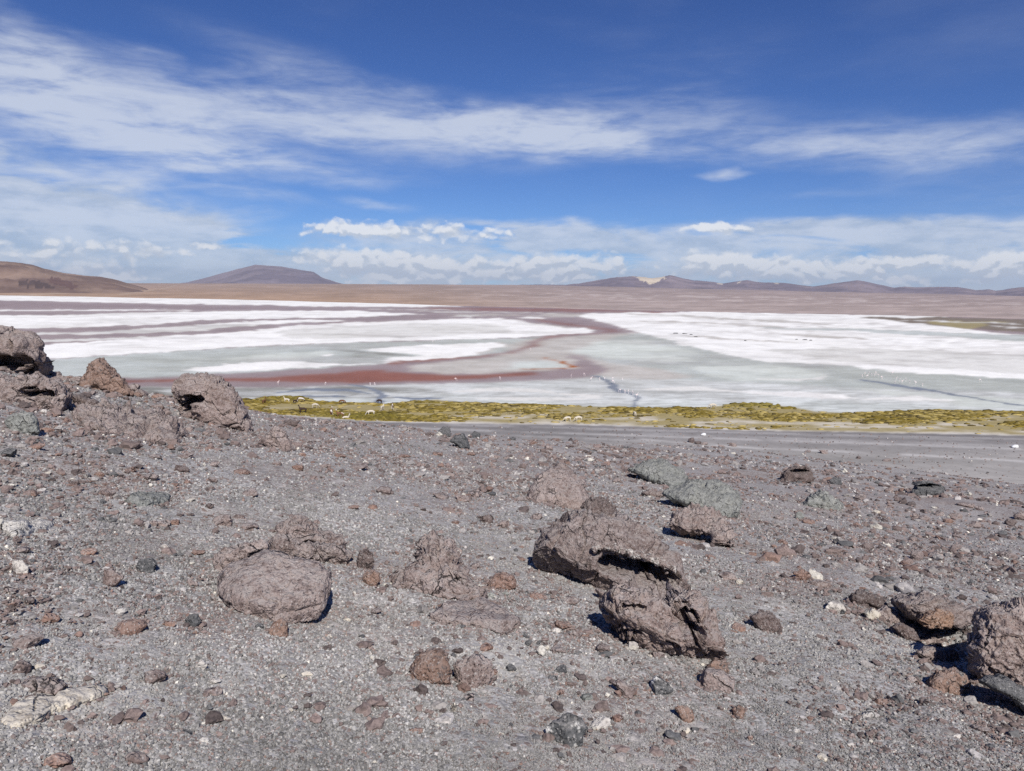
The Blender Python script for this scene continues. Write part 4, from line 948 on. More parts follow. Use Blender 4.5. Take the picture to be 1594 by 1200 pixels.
# --- flat pale and other low rocks, bottom left
traced('rock_slab', 'cream coloured dusty outcrop at the bottom left corner', [(0,1125),(22,1098),(60,1080),(110,1073),(165,1068),(172,1077),(130,1096),(72,1110),(62,1124),(22,1136)], CREAM, plane='ground', height=.03, sub=5, n=3, amp=.025, freq=5, chunk=.02)
traced('rock_slab', 'grey mud crusted rock above the cream outcrop at bottom left', [(18,1066),(40,1054),(90,1055),(106,1069),(90,1078),(40,1077)], LAVA, sub=5, amp=.06, lean=.6)
traced('rock_slab', 'pale grey slab with a broken right edge on the left slope', [(195,778),(215,771),(250,771),(266,774),(262,785),(228,788),(205,786)], GREEN, plane='ground', height=.06, sub=5, n=4, amp=.04)
traced('rock_slab', 'whitish crumbling slab at the left edge of the slope', [(4,826),(25,816),(70,814),(85,820),(45,832),(18,836)], PALE, plane='ground', height=.05, sub=5, n=3, amp=.05)
traced('rock', 'white rock near the left edge', [(16,878),(22,872),(36,872),(46,884),(40,893),(24,890)], PALE, sub=5, n=2.8, amp=.05, facets=2)
traced('rock', 'triangular dark grey rock left of the domed boulder', [(158,912),(162,885),(175,884),(192,898),(180,906)], LAVA, sub=5, n=3, amp=.05, facets=2)
traced('rock', 'dark grey rock with a brown top left of the domed boulder', [(209,885),(216,870),(238,868),(245,878),(238,890),(218,891)], SLATE, sub=5, n=3, amp=.06, facets=2)
traced('rock', 'flat orange brown oval rock on the lower left gravel', [(178,978),(192,967),(222,965),(229,974),(212,986),(184,986)], LAVA_R, sub=5, amp=.06, lean=.7)
traced('rock', 'small blue black rock with pale veins left of the domed boulder', [(288,968),(294,957),(308,955),(314,966),(306,974),(294,975)], SLATE, sub=5, amp=.06, facets=2)

# ------------------------------------------------------------------ stones: every one that shows is a thing; the small rest is gravel
def stone_mesh(i, sub=4):
    V, T = ico(sub); V = V.copy(); r = np.random.default_rng(500+i)
    for k in range(9):
        n = r.normal(size=3); n /= np.linalg.norm(n); o = r.uniform(.55, .85); h = V @ n; V = V - np.outer(np.maximum(h-o, 0), n)
    N = normals(V, T)
    q = V*1.3 + r.uniform(0, 40, 3)
    d = .17*fbm(q, 4, 600+i, .6) + .06*fbm(q*4.5, 3, 620+i, .6)
    if i % 3 == 0: d = d - .10*np.clip(1-worley(q*3.2, i)/.45, 0, 1)**.6
    if i % 3 == 1: d = d + .10*(.5-worley(q*1.9, i))
    V = V + N*d[:, None]; V = V/np.abs(V).max(0)
    return mesh_of('stone', V, T, True, LAVA)
STONE = [stone_mesh(i) for i in range(16)]
MATS = {'b': (LAVA, 'mauve brown'), 'r': (LAVA_R, 'reddish brown'), 'd': (LAVA_D, 'dark brown'), 'g': (LAVA, 'grey brown'), 's': (SLATE, 'dark grey'), 'p': (PALE, 'pale grey'), 'c': (CREAM, 'cream white'), 'n': (GREEN, 'grey green')}
MARKS = [(420,905,'the large domed boulder'),(680,880,'the pitted outcrop knob'),(740,960,'the flat flush slab'),(940,840,'the hollow boulder'),(1000,965,'the rock pile'),(1095,970,'the black cleft'),
 (865,755,'the split ledge boulder'),(1095,770,'the pitted grey green boulder'),(1020,735,'the farther grey green boulder'),(1095,815,'the reddish rubble mound'),(1240,738,'the dark crested rock'),
 (1280,778,'the furrowed grey green rock'),(1445,760,'the dark hollow topped rock'),(1455,950,'the cavity roofing boulder'),(1560,1000,'the deeply pitted edge boulder'),(30,545,'the dark crag'),
 (160,580,'the pointed skyline boulder'),(60,605,'the hollow left outcrop'),(35,657,'the holed grey green boulder'),(195,660,'the wide rubble mound'),(340,620,'the tall skyline boulder'),
 (430,680,'the leaning jagged rock'),(717,687,'the triangular skyline rock'),(670,1040,'the rusty streaked rock'),(882,1135,'the white patched dark rock'),(90,1095,'the cream outcrop'),
 (1475,1060,'the rounded cavity front rock'),(1190,965,'the dark rough rock'),(200,975,'the orange oval rock'),(1300,945,'the light grey angular rock')]
SEEN = [  # photo x, y, width, height, kind
 (47,769,22,14,'r'),(163,767,32,16,'b'),(18,788,22,14,'b'),(155,808,12,8,'s'),(325,788,14,10,'d'),(346,813,40,21,'b'),(372,805,18,13,'g'),(385,820,30,14,'b'),(223,799,10,9,'b'),(238,814,14,10,'b'),(252,815,22,13,'b'),(270,814,16,11,'r'),
 (33,857,24,14,'b'),(133,860,28,13,'r'),(306,860,24,12,'r'),(257,851,14,10,'p'),(297,909,20,20,'b'),(223,916,14,8,'b'),(76,962,26,17,'r'),(186,951,18,10,'p'),(262,972,22,12,'r'),(38,1000,46,25,'b'),(137,1026,14,10,'d'),(30,1040,28,26,'b'),(62,1038,18,10,'c'),(313,1036,20,20,'p'),
 (5,860,12,8,'b'),(12,918,20,14,'b'),(45,935,18,14,'d'),(237,1055,34,27,'b'),(333,1061,18,12,'p'),(330,1077,28,14,'b'),(250,1115,10,8,'p'),(290,1141,18,10,'s'),(316,1153,16,11,'p'),(210,1182,36,26,'b'),(254,1180,18,14,'b'),(85,1187,40,22,'r'),(350,1118,20,9,'c'),(45,1086,16,9,'d'),
 (384,768,36,14,'b'),(521,770,14,12,'d'),(596,765,26,15,'b'),(550,790,20,8,'r'),(580,790,16,10,'r'),(403,975,14,12,'s'),(540,965,12,10,'c'),(585,952,18,8,'b'),(605,766,16,12,'b'),(685,772,26,14,'b'),(718,776,24,14,'b'),(740,769,22,17,'b'),(812,777,18,10,'b'),(757,810,24,19,'d'),(785,817,20,16,'b'),(835,805,20,15,'b'),
 (708,814,14,8,'r'),(740,880,16,12,'b'),(664,818,10,6,'b'),(838,929,26,13,'r'),(888,936,26,12,'b'),(764,929,14,14,'n'),(787,924,10,9,'n'),(821,948,16,12,'g'),(875,974,30,19,'r'),(895,988,20,16,'b'),(865,983,16,10,'p'),(757,1010,22,15,'r'),(850,1008,12,9,'c'),(870,1012,24,12,'b'),(938,1011,22,16,'b'),
 (626,1073,14,12,'g'),(731,1086,18,16,'b'),(706,1102,10,20,'c'),(645,1140,26,12,'r'),(580,1188,16,10,'c'),(452,1105,8,6,'c'),(476,1136,8,6,'c'),(478,1049,18,9,'c'),(440,1051,12,6,'c'),(512,990,11,8,'c'),(752,1153,10,8,'c'),(780,1142,10,8,'c'),(560,1110,12,10,'b'),
 (1025,1020,20,15,'b'),(1012,1021,7,6,'c'),(875,1042,18,15,'s'),(860,1057,18,11,'s'),(913,1088,20,16,'n'),(935,1127,40,16,'p'),(962,1120,20,16,'r'),(1068,1137,14,12,'c'),(872,1080,14,14,'r'),(1022,1103,8,7,'s'),(1122,1104,10,10,'b'),(1168,1150,12,12,'r'),(1152,979,24,12,'r'),(1135,898,28,14,'b'),(1152,906,12,8,'c'),(1190,917,14,9,'b'),(1213,918,14,9,'b'),(1107,868,20,10,'r'),
 (1220,777,16,9,'b'),(1315,758,12,10,'b'),(1385,763,14,14,'b'),(1420,785,14,9,'d'),(1507,787,28,11,'b'),(1525,792,14,10,'b'),(1463,800,16,9,'b'),(1440,807,16,12,'b'),(1426,804,12,12,'b'),(1490,804,20,12,'b'),(1477,812,16,10,'r'),(1518,818,24,14,'b'),(1276,832,14,9,'b'),(1220,845,16,9,'r'),(1205,851,10,8,'r'),(1304,839,18,7,'c'),(1366,797,12,6,'c'),
 (1350,852,24,15,'d'),(1302,856,24,10,'d'),(1320,864,16,12,'b'),(1338,873,12,10,'d'),(1255,867,16,8,'s'),(1427,866,24,24,'b'),(1457,866,28,17,'b'),(1412,879,20,13,'r'),(1473,888,32,12,'d'),(1493,853,24,12,'b'),(1500,871,16,8,'b'),(1545,878,24,12,'b'),(1570,866,24,15,'b'),(1582,875,14,10,'r'),(1496,836,24,8,'b'),(1387,843,18,11,'b'),(1423,840,12,10,'b'),(1576,838,14,10,'b'),(1212,806,18,10,'b'),(1262,813,24,10,'r'),(1575,815,20,14,'d'),(1590,805,20,18,'b'),(1340,775,20,12,'b'),
 (1373,1093,22,13,'r'),(1353,1113,20,14,'p'),(1439,1093,16,14,'d'),(1262,1118,12,9,'r'),(1240,1139,12,7,'p'),(1281,1180,16,12,'c'),(1325,1160,14,9,'p'),(1326,1147,14,12,'b'),(1422,1060,18,13,'b'),(1437,1066,14,10,'r'),(1527,1135,30,14,'b'),(1491,1147,16,10,'p'),(1545,1163,16,10,'s'),(1390,1120,12,10,'s'),(1333,1184,14,8,'b'),(1243,1165,12,10,'b'),
 (55,564,16,11,'d'),(85,560,10,10,'d'),(123,571,18,13,'d'),(100,575,16,10,'b'),(132,587,16,14,'d'),(60,578,36,16,'b'),(28,575,26,14,'b'),(205,593,28,18,'b'),(216,603,14,9,'b'),(237,607,22,9,'d'),(118,591,24,12,'b'),(92,589,24,12,'b'),(195,620,10,10,'d'),(258,643,14,14,'b'),(67,641,12,10,'p'),(85,635,26,16,'b'),(282,636,13,13,'b'),(300,637,16,10,'d'),(303,644,10,5,'p'),(294,668,14,9,'b'),(346,670,10,10,'b'),(320,676,14,10,'b'),(335,664,18,8,'b'),
 (72,670,20,12,'r'),(147,700,12,9,'s'),(10,705,28,16,'s'),(62,715,14,10,'b'),(55,695,26,12,'r'),(240,711,20,10,'b'),(288,709,28,14,'b'),(332,723,14,10,'b'),(375,734,24,9,'r'),(202,730,20,10,'r'),(230,743,28,14,'b'),(280,731,24,16,'d'),(113,753,18,12,'d'),(153,738,16,9,'r'),(163,711,16,12,'b'),(330,747,16,13,'b'),(73,737,14,6,'c'),(294,779,18,6,'c'),(25,740,18,9,'b'),
 (449,691,12,12,'d'),(480,697,14,10,'d'),(462,729,20,11,'r'),(505,726,22,9,'b'),(513,732,12,9,'r'),(531,733,10,9,'d'),(470,708,12,8,'r'),(528,709,20,8,'r'),(532,663,16,12,'b'),(518,658,12,11,'b'),(505,657,14,9,'b'),(555,686,14,8,'b'),(618,689,16,6,'d'),(666,676,10,9,'d'),(628,711,22,8,'r'),(680,707,18,10,'r'),(710,713,14,8,'b'),(733,707,14,8,'r'),(770,711,14,8,'b'),(790,714,12,8,'b'),(555,728,34,10,'b'),(755,685,12,8,'r'),(767,682,14,8,'b'),(798,683,10,8,'s'),
 (1077,686,11,11,'d'),(1087,690,12,7,'d'),(1097,691,12,6,'b'),(1141,693,13,8,'b'),(1124,695,10,5,'b'),(1282,704,14,9,'b'),(1258,703,10,5,'b'),(1337,713,8,6,'d'),(1382,717,14,6,'b'),(1010,745,10,7,'d'),(960,748,14,8,'b'),(900,715,14,8,'b'),(930,700,14,8,'b'),(855,698,14,9,'b'),(830,690,12,8,'r'),(945,722,12,7,'r'),(790,745,16,8,'b'),(700,740,16,9,'b'),(640,745,14,8,'b'),(430,722,16,9,'b'),(985,700,12,8,'d')]
for _ in range(60):
    _x = rnd.uniform(0, 270); _y = np.interp(_x, [0, 60, 150, 200, 270], [571, 573, 592, 604, 620]) + rnd.uniform(-2, 34)*rnd.random(); _w = rnd.choice((9, 11, 13, 16, 20))
    SEEN.append((_x, float(_y), _w, _w*rnd.uniform(.55, .75), rnd.choice('bbbbdrg')))
heads = []
def add_stone(cx, cy, w, h, k, ht=None):
    Pp, t = ht if ht else [e[0] for e in hit(cx, cy + h*.22)]
    while t > 45 and cx < 800 and cy < 760:
        cy += 4; Pp, t = [e[0] for e in hit(cx, cy + h*.22)]
    m = t/F; i = rnd.randrange(16)
    o = bpy.data.objects.new('stone', STONE[i]); COL.objects.link(o)
    sw = w*m*.52; sh = max(h*m*.5, sw*.32); sd = sw*rnd.uniform(.65, .95)
    o.scale = (sw, sd, sh); o.rotation_euler = (rnd.uniform(-.15, .15), rnd.uniform(-.2, .2), rnd.choice((0, math.pi))+rnd.uniform(-.3, .3))
    z = float(surf(Pp[0], Pp[1]+sd*.4)); o.location = (Pp[0], Pp[1]+sd*.4, z + sh*.38)
    o.material_slots[0].link = 'OBJECT'; o.material_slots[0].material = MATS[k][0]
    o['category'] = 'stone'; heads.append((cx, cy, w, k, o))
# hand placed ones first, then the largest of the scattered ones
_hp, _ht = hit(np.array([e[0] for e in SEEN], float), np.array([e[1]+e[3]*.22 for e in SEEN], float))
for j, (cx, cy, w, h, k) in enumerate(SEEN): add_stone(cx, cy, w, h, k, (_hp[j], _ht[j]))

def scatter():
    out = []
    for (n, r0, r1, s0, s1, pw) in ((14000, 2.0, 7, .006, .024, 2.9), (11000, 3.2, 16, .013, .06, 2.8), (10000, 9, 46, .03, .15, 2.8), (13000, 30, 125, .07, .28, 2.7)):
        r = np.sqrt(rng.uniform(r0**2, r1**2, n*3)); th = np.radians(rng.uniform(-40, 40, n*3))
        x, y = r*np.sin(th), r*np.cos(th)
        c = fbm(np.stack([x, y], -1)*(2.2/math.sqrt(r1)), 4, 81, .6)
        z = terrain(x, y); px, py, _ = project(np.stack([x, y, z], -1))
        br = splat(px, py, BROWN_SP); rr = splat(px, py, [(520,800,130,40,1.),(560,1080,180,70,.8),(1250,1020,120,60,1.),(770,850,60,50,.8),(300,900,60,60,.5),(1000,900,60,25,1.),(1120,900,60,60,.5)])
        keep = (rng.uniform(size=n*3) < np.clip(.16+1.3*c+.6*br-.35*rr, .03, 1)) & (z > -.4)
        keep &= ~((z < 1.) & (rng.uniform(size=n*3) < .6))
        x, y, r = x[keep][:n], y[keep][:n], r[keep][:n]; br = br[keep][:n]
        s = s0*(1-rng.uniform(size=len(x))*(1-(s0/s1)**(pw-1)))**(-1/(pw-1))
        out.append(np.stack([x, y, surf(x, y), np.minimum(s, s1), br], 1))
    fx, fy, fs_ = [], [], []
    for p in FEET:
        c = p.mean(0); n = int(min(70, 14+np.ptp(p[:, 0])*.35)); t_ = rng.uniform(0, len(p), n); k0 = t_.astype(int); e = p[k0]+(p[(k0+1) % len(p)]-p[k0])*(t_-k0)[:, None]
        e = c + (e-c)*(1+np.abs(rng.normal(0, .16, n)))[:, None]; e[:, 1] += rng.uniform(0, 5, n)
        fx.append(e[:, 0]); fy.append(e[:, 1]); fs_.append(np.minimum(1.3*(1-rng.uniform(size=n)*.93)**(-.75), 6.5))
    fx, fy, fs_ = map(np.concatenate, (fx, fy, fs_)); W, t_ = hit(fx, fy, 60.); ok = (t_ < 55) & (fy > 560)
    out.append(np.stack([W[ok, 0], W[ok, 1], surf(W[ok, 0], W[ok, 1]), fs_[ok]*t_[ok]/F, np.ones(ok.sum())], 1))
    r = rng.uniform(95, 175, 2600); th = np.radians(rng.uniform(-10, 40, 2600)); x, y = r*np.sin(th), r*np.cos(th); _, py, _ = project(np.stack([x, y, 0*x], -1)); px = _
    qx, qy, _ = project(np.stack([x, y, 0*x], -1)); ok = (terrain(x, y) < 0) & (qy > np.interp(qx, *zip(*GRASS_BOT))+3)
    out.append(np.stack([x[ok], y[ok], 0*x[ok], rng.uniform(.05, .2, ok.sum()), np.ones(ok.sum())*.7], 1))
    A = np.concatenate(out)
    px, py, w = project(A[:, :3]); ap = A[:, 3]/w*F*2
    return A, px, py, ap
A, spx, spy, sap = scatter()
used = np.zeros(len(A), bool)
order = np.argsort(-sap); need = max(0, 298-len(SEEN)); taken = [(a[0], a[1]) for a in heads]
for i in order:
    if need <= 0: break
    if not (5 < spx[i] < 1589 and 560 < spy[i] < 1195) or sap[i] > 20: continue
    if min((abs(spx[i]-a)/20+abs(spy[i]-b)/12) for a, b in taken) < 1: continue
    kk = rnd.choices('brdgspc', (40, 14, 14, 14, 6, 6, 6))[0]
    add_stone(float(spx[i]), float(spy[i]), float(sap[i]), float(sap[i]*.6), kk); taken.append((spx[i], spy[i])); used[i] = True; need -= 1
# labels: colour, rank by distance and side of the nearest landmark rock
cells = {}
for (cx, cy, w, k, o) in heads:
    d = [((cx-a)**2+((cy-b)*1.5)**2, a, b, nm) for a, b, nm in MARKS]; _, a, b, nm = min(d)
    dx, dy = cx-a, (cy-b)*1.5
    side = ('right of' if dx > 0 else 'left of') if abs(dx) > 2.2*abs(dy) else ('below' if dy > 0 else 'above') if abs(dy) > 1.4*abs(dx) else (('below' if dy > 0 else 'above')+(' and right of' if dx > 0 else ' and left of'))
    cells.setdefault((MATS[k][1], side, nm), []).append((math.hypot(dx, dy), o))
RANK = ['nearest', 'second nearest', 'third nearest', 'fourth nearest', 'fifth nearest', 'sixth nearest', 'seventh nearest', 'eighth nearest', 'ninth nearest', 'tenth nearest', 'eleventh nearest', 'twelfth nearest']
for (cn, side, nm), lst in cells.items():
    lst.sort(key=lambda e: e[0])
    for j, (dd, o) in enumerate(lst):
        o['label'] = f'{cn} stone {side} {nm}' if len(lst) == 1 else f'{RANK[min(j, 11)]} {cn} stone {side} {nm}'
        o['group'] = 'loose stones on the volcanic slope'

def merged(name, Apts, base_sub, mat, label, shapes=10, flat=False):
    V0, T0 = ico(base_sub); bases = []
    for i in range(shapes):
        r = np.random.default_rng(900+i); V = V0.copy()
        for k in range(5):
            n = r.normal(size=3); n /= np.linalg.norm(n); h = V @ n; V = V - np.outer(np.maximum(h-r.uniform(.5, .85), 0), n)
        V *= 1+.18*r.normal(size=(len(V), 1)); bases.append(V)
    B_ = np.array(bases); n = len(Apts)
    b = B_[rng.integers(0, shapes, n)]
    s = Apts[:, 3]; a = rng.uniform(0, 2*np.pi, n); ca, sa = np.cos(a), np.sin(a)
    sx = s*rng.uniform(.75, 1.25, n); sy = s*rng.uniform(.6, 1.0, n); sz = s*rng.uniform(.35, .8, n)
    x = b[:, :, 0]*sx[:, None]; y = b[:, :, 1]*sy[:, None]; z = b[:, :, 2]*sz[:, None]
    X = x*ca[:, None]-y*sa[:, None]+Apts[:, 0:1]; Y = x*sa[:, None]+y*ca[:, None]+Apts[:, 1:2]
    Z = z+(Apts[:, 2]+sz*.3)[:, None]
    V = np.stack([X, Y, Z], -1).reshape(-1, 3)
    T = (T0[None]+(np.arange(n)*len(V0))[:, None, None]).reshape(-1, 3)
    me = mesh_of(name, V, T, False, mat)
    pal = np.array([(.225,.175,.158),(.26,.20,.18),(.135,.108,.10),(.33,.305,.285),(.15,.148,.146),(.45,.42,.395),(.64,.60,.52),(.25,.17,.14)])
    w1 = np.array([.26,.19,.17,.17,.09,.07,.015,.035]); w2 = np.array([.36,.26,.18,.04,.04,.03,.02,.07])
    pick = np.where(rng.uniform(size=n) < np.clip(Apts[:, 4]*1.2, 0, 1), rng.choice(8, n, p=w2), rng.choice(8, n, p=w1))
    c = pal[pick]*rng.uniform(.8, 1.2, (n, 1))
    attr_col(me, 'Col', np.repeat(c, len(V0), 0))
    return link(name, me, kind='stuff', label=label, cat='gravel')
rest = A[~used]; ra = sap[~used]
PALC = np.array([(.225,.175,.158),(.26,.20,.18),(.135,.108,.10),(.33,.305,.285),(.15,.148,.146),(.45,.42,.395),(.64,.60,.52),(.25,.17,.14)])
def grains(name, P3, rad, col, mat, label):
    """gravel too fine to count: grains set on the slope by geometry nodes"""
    n = len(P3); me = bpy.data.meshes.new(name); me.vertices.add(n)
    me.vertices.foreach_set('co', P3.astype(np.float32).ravel()); me.materials.append(mat)
    def vattr(nm, v):
        a_ = me.attributes.new(nm, 'FLOAT_VECTOR', 'POINT'); a_.data.foreach_set('vector', np.asarray(v, np.float32).ravel())
    vattr('rot', rng.uniform(0, 6.28, (n, 3))*np.array([.25, .25, 1]))
    vattr('scl', rad[:, None]*np.stack([rng.uniform(.8, 1.35, n), rng.uniform(.65, 1.1, n), rng.uniform(.5, .95, n)], 1))
    attr_col(me, 'Col', col)
    ng = bpy.data.node_groups.new(name, 'GeometryNodeTree')
    ng.interface.new_socket('Geometry', in_out='INPUT', socket_type='NodeSocketGeometry'); ng.interface.new_socket('Geometry', in_out='OUTPUT', socket_type='NodeSocketGeometry')
    N = ng.nodes; L = ng.links; gi = N.new('NodeGroupInput'); go = N.new('NodeGroupOutput')
    ic = N.new('GeometryNodeMeshIcoSphere'); ic.inputs['Radius'].default_value = 1; ic.inputs['Subdivisions'].default_value = 1
    sp = N.new('GeometryNodeSetPosition'); rv = N.new('FunctionNodeRandomValue'); rv.data_type = 'FLOAT_VECTOR'
    rv.inputs[0].default_value = (-.3,)*3; rv.inputs[1].default_value = (.3,)*3
    L.new(ic.outputs[0], sp.inputs[0]); L.new(rv.outputs[0], sp.inputs['Offset'])
    sm = N.new('GeometryNodeSetMaterial'); sm.inputs['Material'].default_value = mat; L.new(sp.outputs[0], sm.inputs[0])
    ip = N.new('GeometryNodeInstanceOnPoints'); L.new(gi.outputs[0], ip.inputs['Points']); L.new(sm.outputs[0], ip.inputs['Instance'])
    for nm, sock in (('rot', 'Rotation'), ('scl', 'Scale')):
        na = N.new('GeometryNodeInputNamedAttribute'); na.data_type = 'FLOAT_VECTOR'; na.inputs[0].default_value = nm
        if sock == 'Rotation':
            er = N.new('FunctionNodeEulerToRotation'); L.new(na.outputs[0], er.inputs[0]); L.new(er.outputs[0], ip.inputs[sock])
        else: L.new(na.outputs[0], ip.inputs[sock])
    L.new(ip.outputs[0], go.inputs[0])
    o = link(name, me, kind='stuff', label=label, cat='gravel'); o.modifiers.new('grains', 'NODES').node_group = ng
    return o
def grain_mat():
    M = Mat('gravel_grains'); a_ = M.attr('Col'); a_.attribute_type = 'INSTANCER'
    return M.out(M.mix(a_.outputs['Color'], (1, 1, 1), 0.0))
GRAIN = grain_mat()
def gravel():
    n = 280000
    r = np.concatenate([np.exp(rng.uniform(math.log(2.1), math.log(26), 100000)), 1/rng.uniform(1/9., 1/1.9, n-100000)]); th = np.radians(rng.uniform(-41, 41, n))
    x, y = r*np.sin(th), r*np.cos(th); z = terrain(x, y)
    px, py, _ = project(np.stack([x, y, z], -1))
    rad = .00165*r**.93*rng.uniform(.55, 1.5, n)*(1+.5*(rng.uniform(size=n) < .06))*(1+.45*sstep(5, 2.4, r))
    pale = splat(px, py, PALE_SP); br = splat(px, py, BROWN_SP)
    g = np.interp(rng.uniform(size=n), [0, .2, .5, .8, .95, 1], [.10, .18, .28, .38, .49, .60])
    big_ = fbm(np.stack([x, y], -1)*.5, 3, 88); mid_ = fbm(np.stack([x, y], -1)*2.3, 3, 89)
    sand = sstep(-.15, .45, fbm(np.stack([x, y], -1)*.85+3, 4, 90, .6))
    g = .300 + (g-.300)*(.82-.52*sand); rad = rad*(1-.35*sand)
    g = g*(1+.22*big_+.20*mid_)
    c = .95*g[:, None]*np.array([1.0, .965, .915])
    lav = rng.uniform(size=n) < np.clip(.07+.65*br+.35*np.maximum(big_, 0), 0, .8)
    c = np.where(lav[:, None], PALC[rng.choice(8, n, p=[.34,.28,.14,.05,.05,.03,.03,.08])]*rng.uniform(.8, 1.25, (n, 1)), c)
    c = c*(1-.6*pale[:, None]) + np.array([.52, .50, .465])*.6*pale[:, None]
    keep = rng.uniform(size=n) > .55*pale + .8*sstep(12, 26, r)
    P3 = np.stack([x, y, z + rad*.12 + .022*fbm(np.stack([x, y], -1)*4.3, 4, 31)], -1)
    rg = rest[ra < 5]; m_ = len(rg)
    pc = PALC[np.where(rng.uniform(size=m_) < np.clip(rg[:, 4]*1.2, 0, 1), rng.choice(8, m_, p=[.36,.26,.18,.04,.04,.03,.02,.07]), rng.choice(8, m_, p=[.26,.19,.17,.17,.09,.07,.015,.035]))]*rng.uniform(.8, 1.25, (m_, 1))
    P4 = rg[:, :3] + np.stack([0*rg[:, 3], 0*rg[:, 3], rg[:, 3]*.2], 1)
    grains('loose_gravel', np.concatenate([P3[keep], P4]), np.concatenate([rad[keep], rg[:, 3]]), np.concatenate([c[keep], pc]), GRAIN, 'fine grey and brown volcanic gravel covering the slope')
gravel()
merged('loose_rubble', rest[ra >= 5], 2, PEB, 'loose brown and grey rubble strewn over the slope')

# ------------------------------------------------------------------ marsh cushions
def marsh():
    n = 160000
    y = rng.uniform(118, 240, n); x = rng.uniform(-190, 260, n)
    px, py, w = project(np.stack([x, y, 0*x], -1))
    ok = (px > -250) & (px < 1850)
    x, y, px, py = x[ok], y[ok], px[ok], py[ok]
    gt = np.interp(px, *zip(*GRASS_TOP)); gb = np.interp(px, *zip(*GRASS_BOT))
    t = (py-gt)/(gb-gt)
    c = fbm(np.stack([x*.06, y*.13], -1), 4, 91, .6)
    bare = splat(px, py, [(1340,652,60,3.5,1.2),(1400,663,70,3.,1.2),(1290,664,50,4,.9),(600,640,30,3,.4)])
    keep = (t > 0) & (t < .97) & (rng.uniform(size=len(x)) < np.clip(.50-.38*t+2.2*c-bare, .03, 1))
    x, y, px, py, t, c = x[keep], y[keep], px[keep], py[keep], t[keep], c[keep]
    m_ = min(16000, len(x)); x, y, px, py, t, c = x[:m_], y[:m_], px[:m_], py[:m_], t[:m_], c[:m_]
    V0, T0 = ico(1); k = V0[:, 2] > -.3
    n = len(x); s = rng.uniform(.16, .80, n)*(1.15-.45*t)*(1+.6*np.clip(c, 0, 1))
    lush = splat(px, py, [(1185,632,60,6,1.),(450,620,50,4,.7),(560,648,90,7,1.),(680,625,40,5,.5)])
    sx = s*rng.uniform(.9, 2.0, n); sy = s*rng.uniform(.7, 1.2, n); sz = s*rng.uniform(.22, .48, n)*(1+.5*lush)
    b = V0[None]*(1+.25*rng.normal(size=(n, len(V0), 1)).clip(-1, 1))
    V = np.stack([b[:, :, 0]*sx[:, None]+x[:, None], b[:, :, 1]*sy[:, None]+y[:, None], b[:, :, 2]*sz[:, None]+.02], -1).reshape(-1, 3)
    T = (T0[None]+(np.arange(n)*len(V0))[:, None, None]).reshape(-1, 3)
    me = mesh_of('marsh_grass', V, T, True, GRASS)
    u = np.clip(.55+.9*c+.45*rng.normal(size=n), 0, 1)[:, None]
    col = np.array(lin(180, 162, 102))*(1-u)+np.array(lin(122, 106, 46))*u
    col = np.where((rng.uniform(size=n) < .12)[:, None], np.array(lin(96, 84, 48)), col)
    col = col*(1-.65*lush[:, None]) + np.array(lin(116, 108, 44))*.65*lush[:, None]
    attr_col(me, 'Col', np.repeat(col*rng.uniform(.8, 1.2, (n, 1)), len(V0), 0))
    link('marsh_grass', me, kind='stuff', label='yellow olive marsh cushions along the lagoon shore', cat='grass')
marsh()

# ------------------------------------------------------------------ animals
def skin_mesh(name, verts, edges, radii, sub=1):
    me = bpy.data.meshes.new(name); me.from_pydata(verts, edges, []); o = bpy.data.objects.new(name, me); COL.objects.link(o)
    md = o.modifiers.new('skin', 'SKIN'); md.use_smooth_shade = True
    sv = me.skin_vertices[0].data
    for i, r in enumerate(radii): sv[i].radius = (r if isinstance(r, tuple) else (r, r))
    sv[0].use_root = True
    s = o.modifiers.new('sub', 'SUBSURF'); s.levels = s.render_levels = sub
    dg = bpy.context.evaluated_depsgraph_get(); ne = bpy.data.meshes.new_from_object(o.evaluated_get(dg))
    bpy.data.objects.remove(o); ne.name = name
    for p in ne.polygons: p.use_smooth = True
    return ne
def llama_mesh(pose):
    # x is forward; withers about 1.1 m
    v = [(0,0,.92),(.35,0,.93),(.62,0,.92),(-.35,0,.93),(-.58,0,.90)]; e = [(0,1),(1,2),(0,3),(3,4)]; r = [.26,.27,.22,.27,.22]
    v += [(-.72,0,.84),(-.78,0,.70)]; e += [(4,5),(5,6)]; r += [.07,.05]
    if pose == 'graze': neck = [(.80,0,.86),(.98,0,.62),(1.10,0,.36),(1.16,0,.22),(1.28,0,.10)]
    else: neck = [(.74,0,1.08),(.80,0,1.32),(.84,0,1.52),(.90,0,1.64),(1.10,0,1.58)]
    rr = [.15,.11,.095,.10,.06]; p = 2
    for q, a in zip(neck, rr): v.append(q); e.append((p, len(v)-1)); r.append(a); p = len(v)-1
    hd = len(v)-2; h = v[hd]
    for s in (-1, 1):
        v.append((h[0]-.06*(1 if pose != 'graze' else .3), .06*s, h[2]+.16)); e.append((hd, len(v)-1)); r.append(.03)
    for (x, root) in ((.52, 2), (-.52, 4)):
        for s in (-1, 1):
            v += [(x, .15*s, .66), (x+(.0 if x > 0 else -.05), .15*s, .36), (x, .15*s, .04), (x+.07, .15*s, .02)]; n = len(v)
            e += [(root, n-4), (n-4, n-3), (n-3, n-2), (n-2, n-1)]; r += [.13, .065, .05, .05]
    if pose == 'lie':
        v = [(a, b, max(.05, c-.52) if c < 1.0 else c-.52) for a, b, c in v]
    return skin_mesh('llama', v, e, r)
def coat(name, c, c2=None):
    M = Mat(name, .95, .05); n = M.noise(1.5, 3, .5)
    col = M.mix(c, c2 or tuple(x*.8 for x in c), M.mr(n, .50, .54))
    return M.out(col, M.bump(M.noise(30, 4, .6), .5, .02))
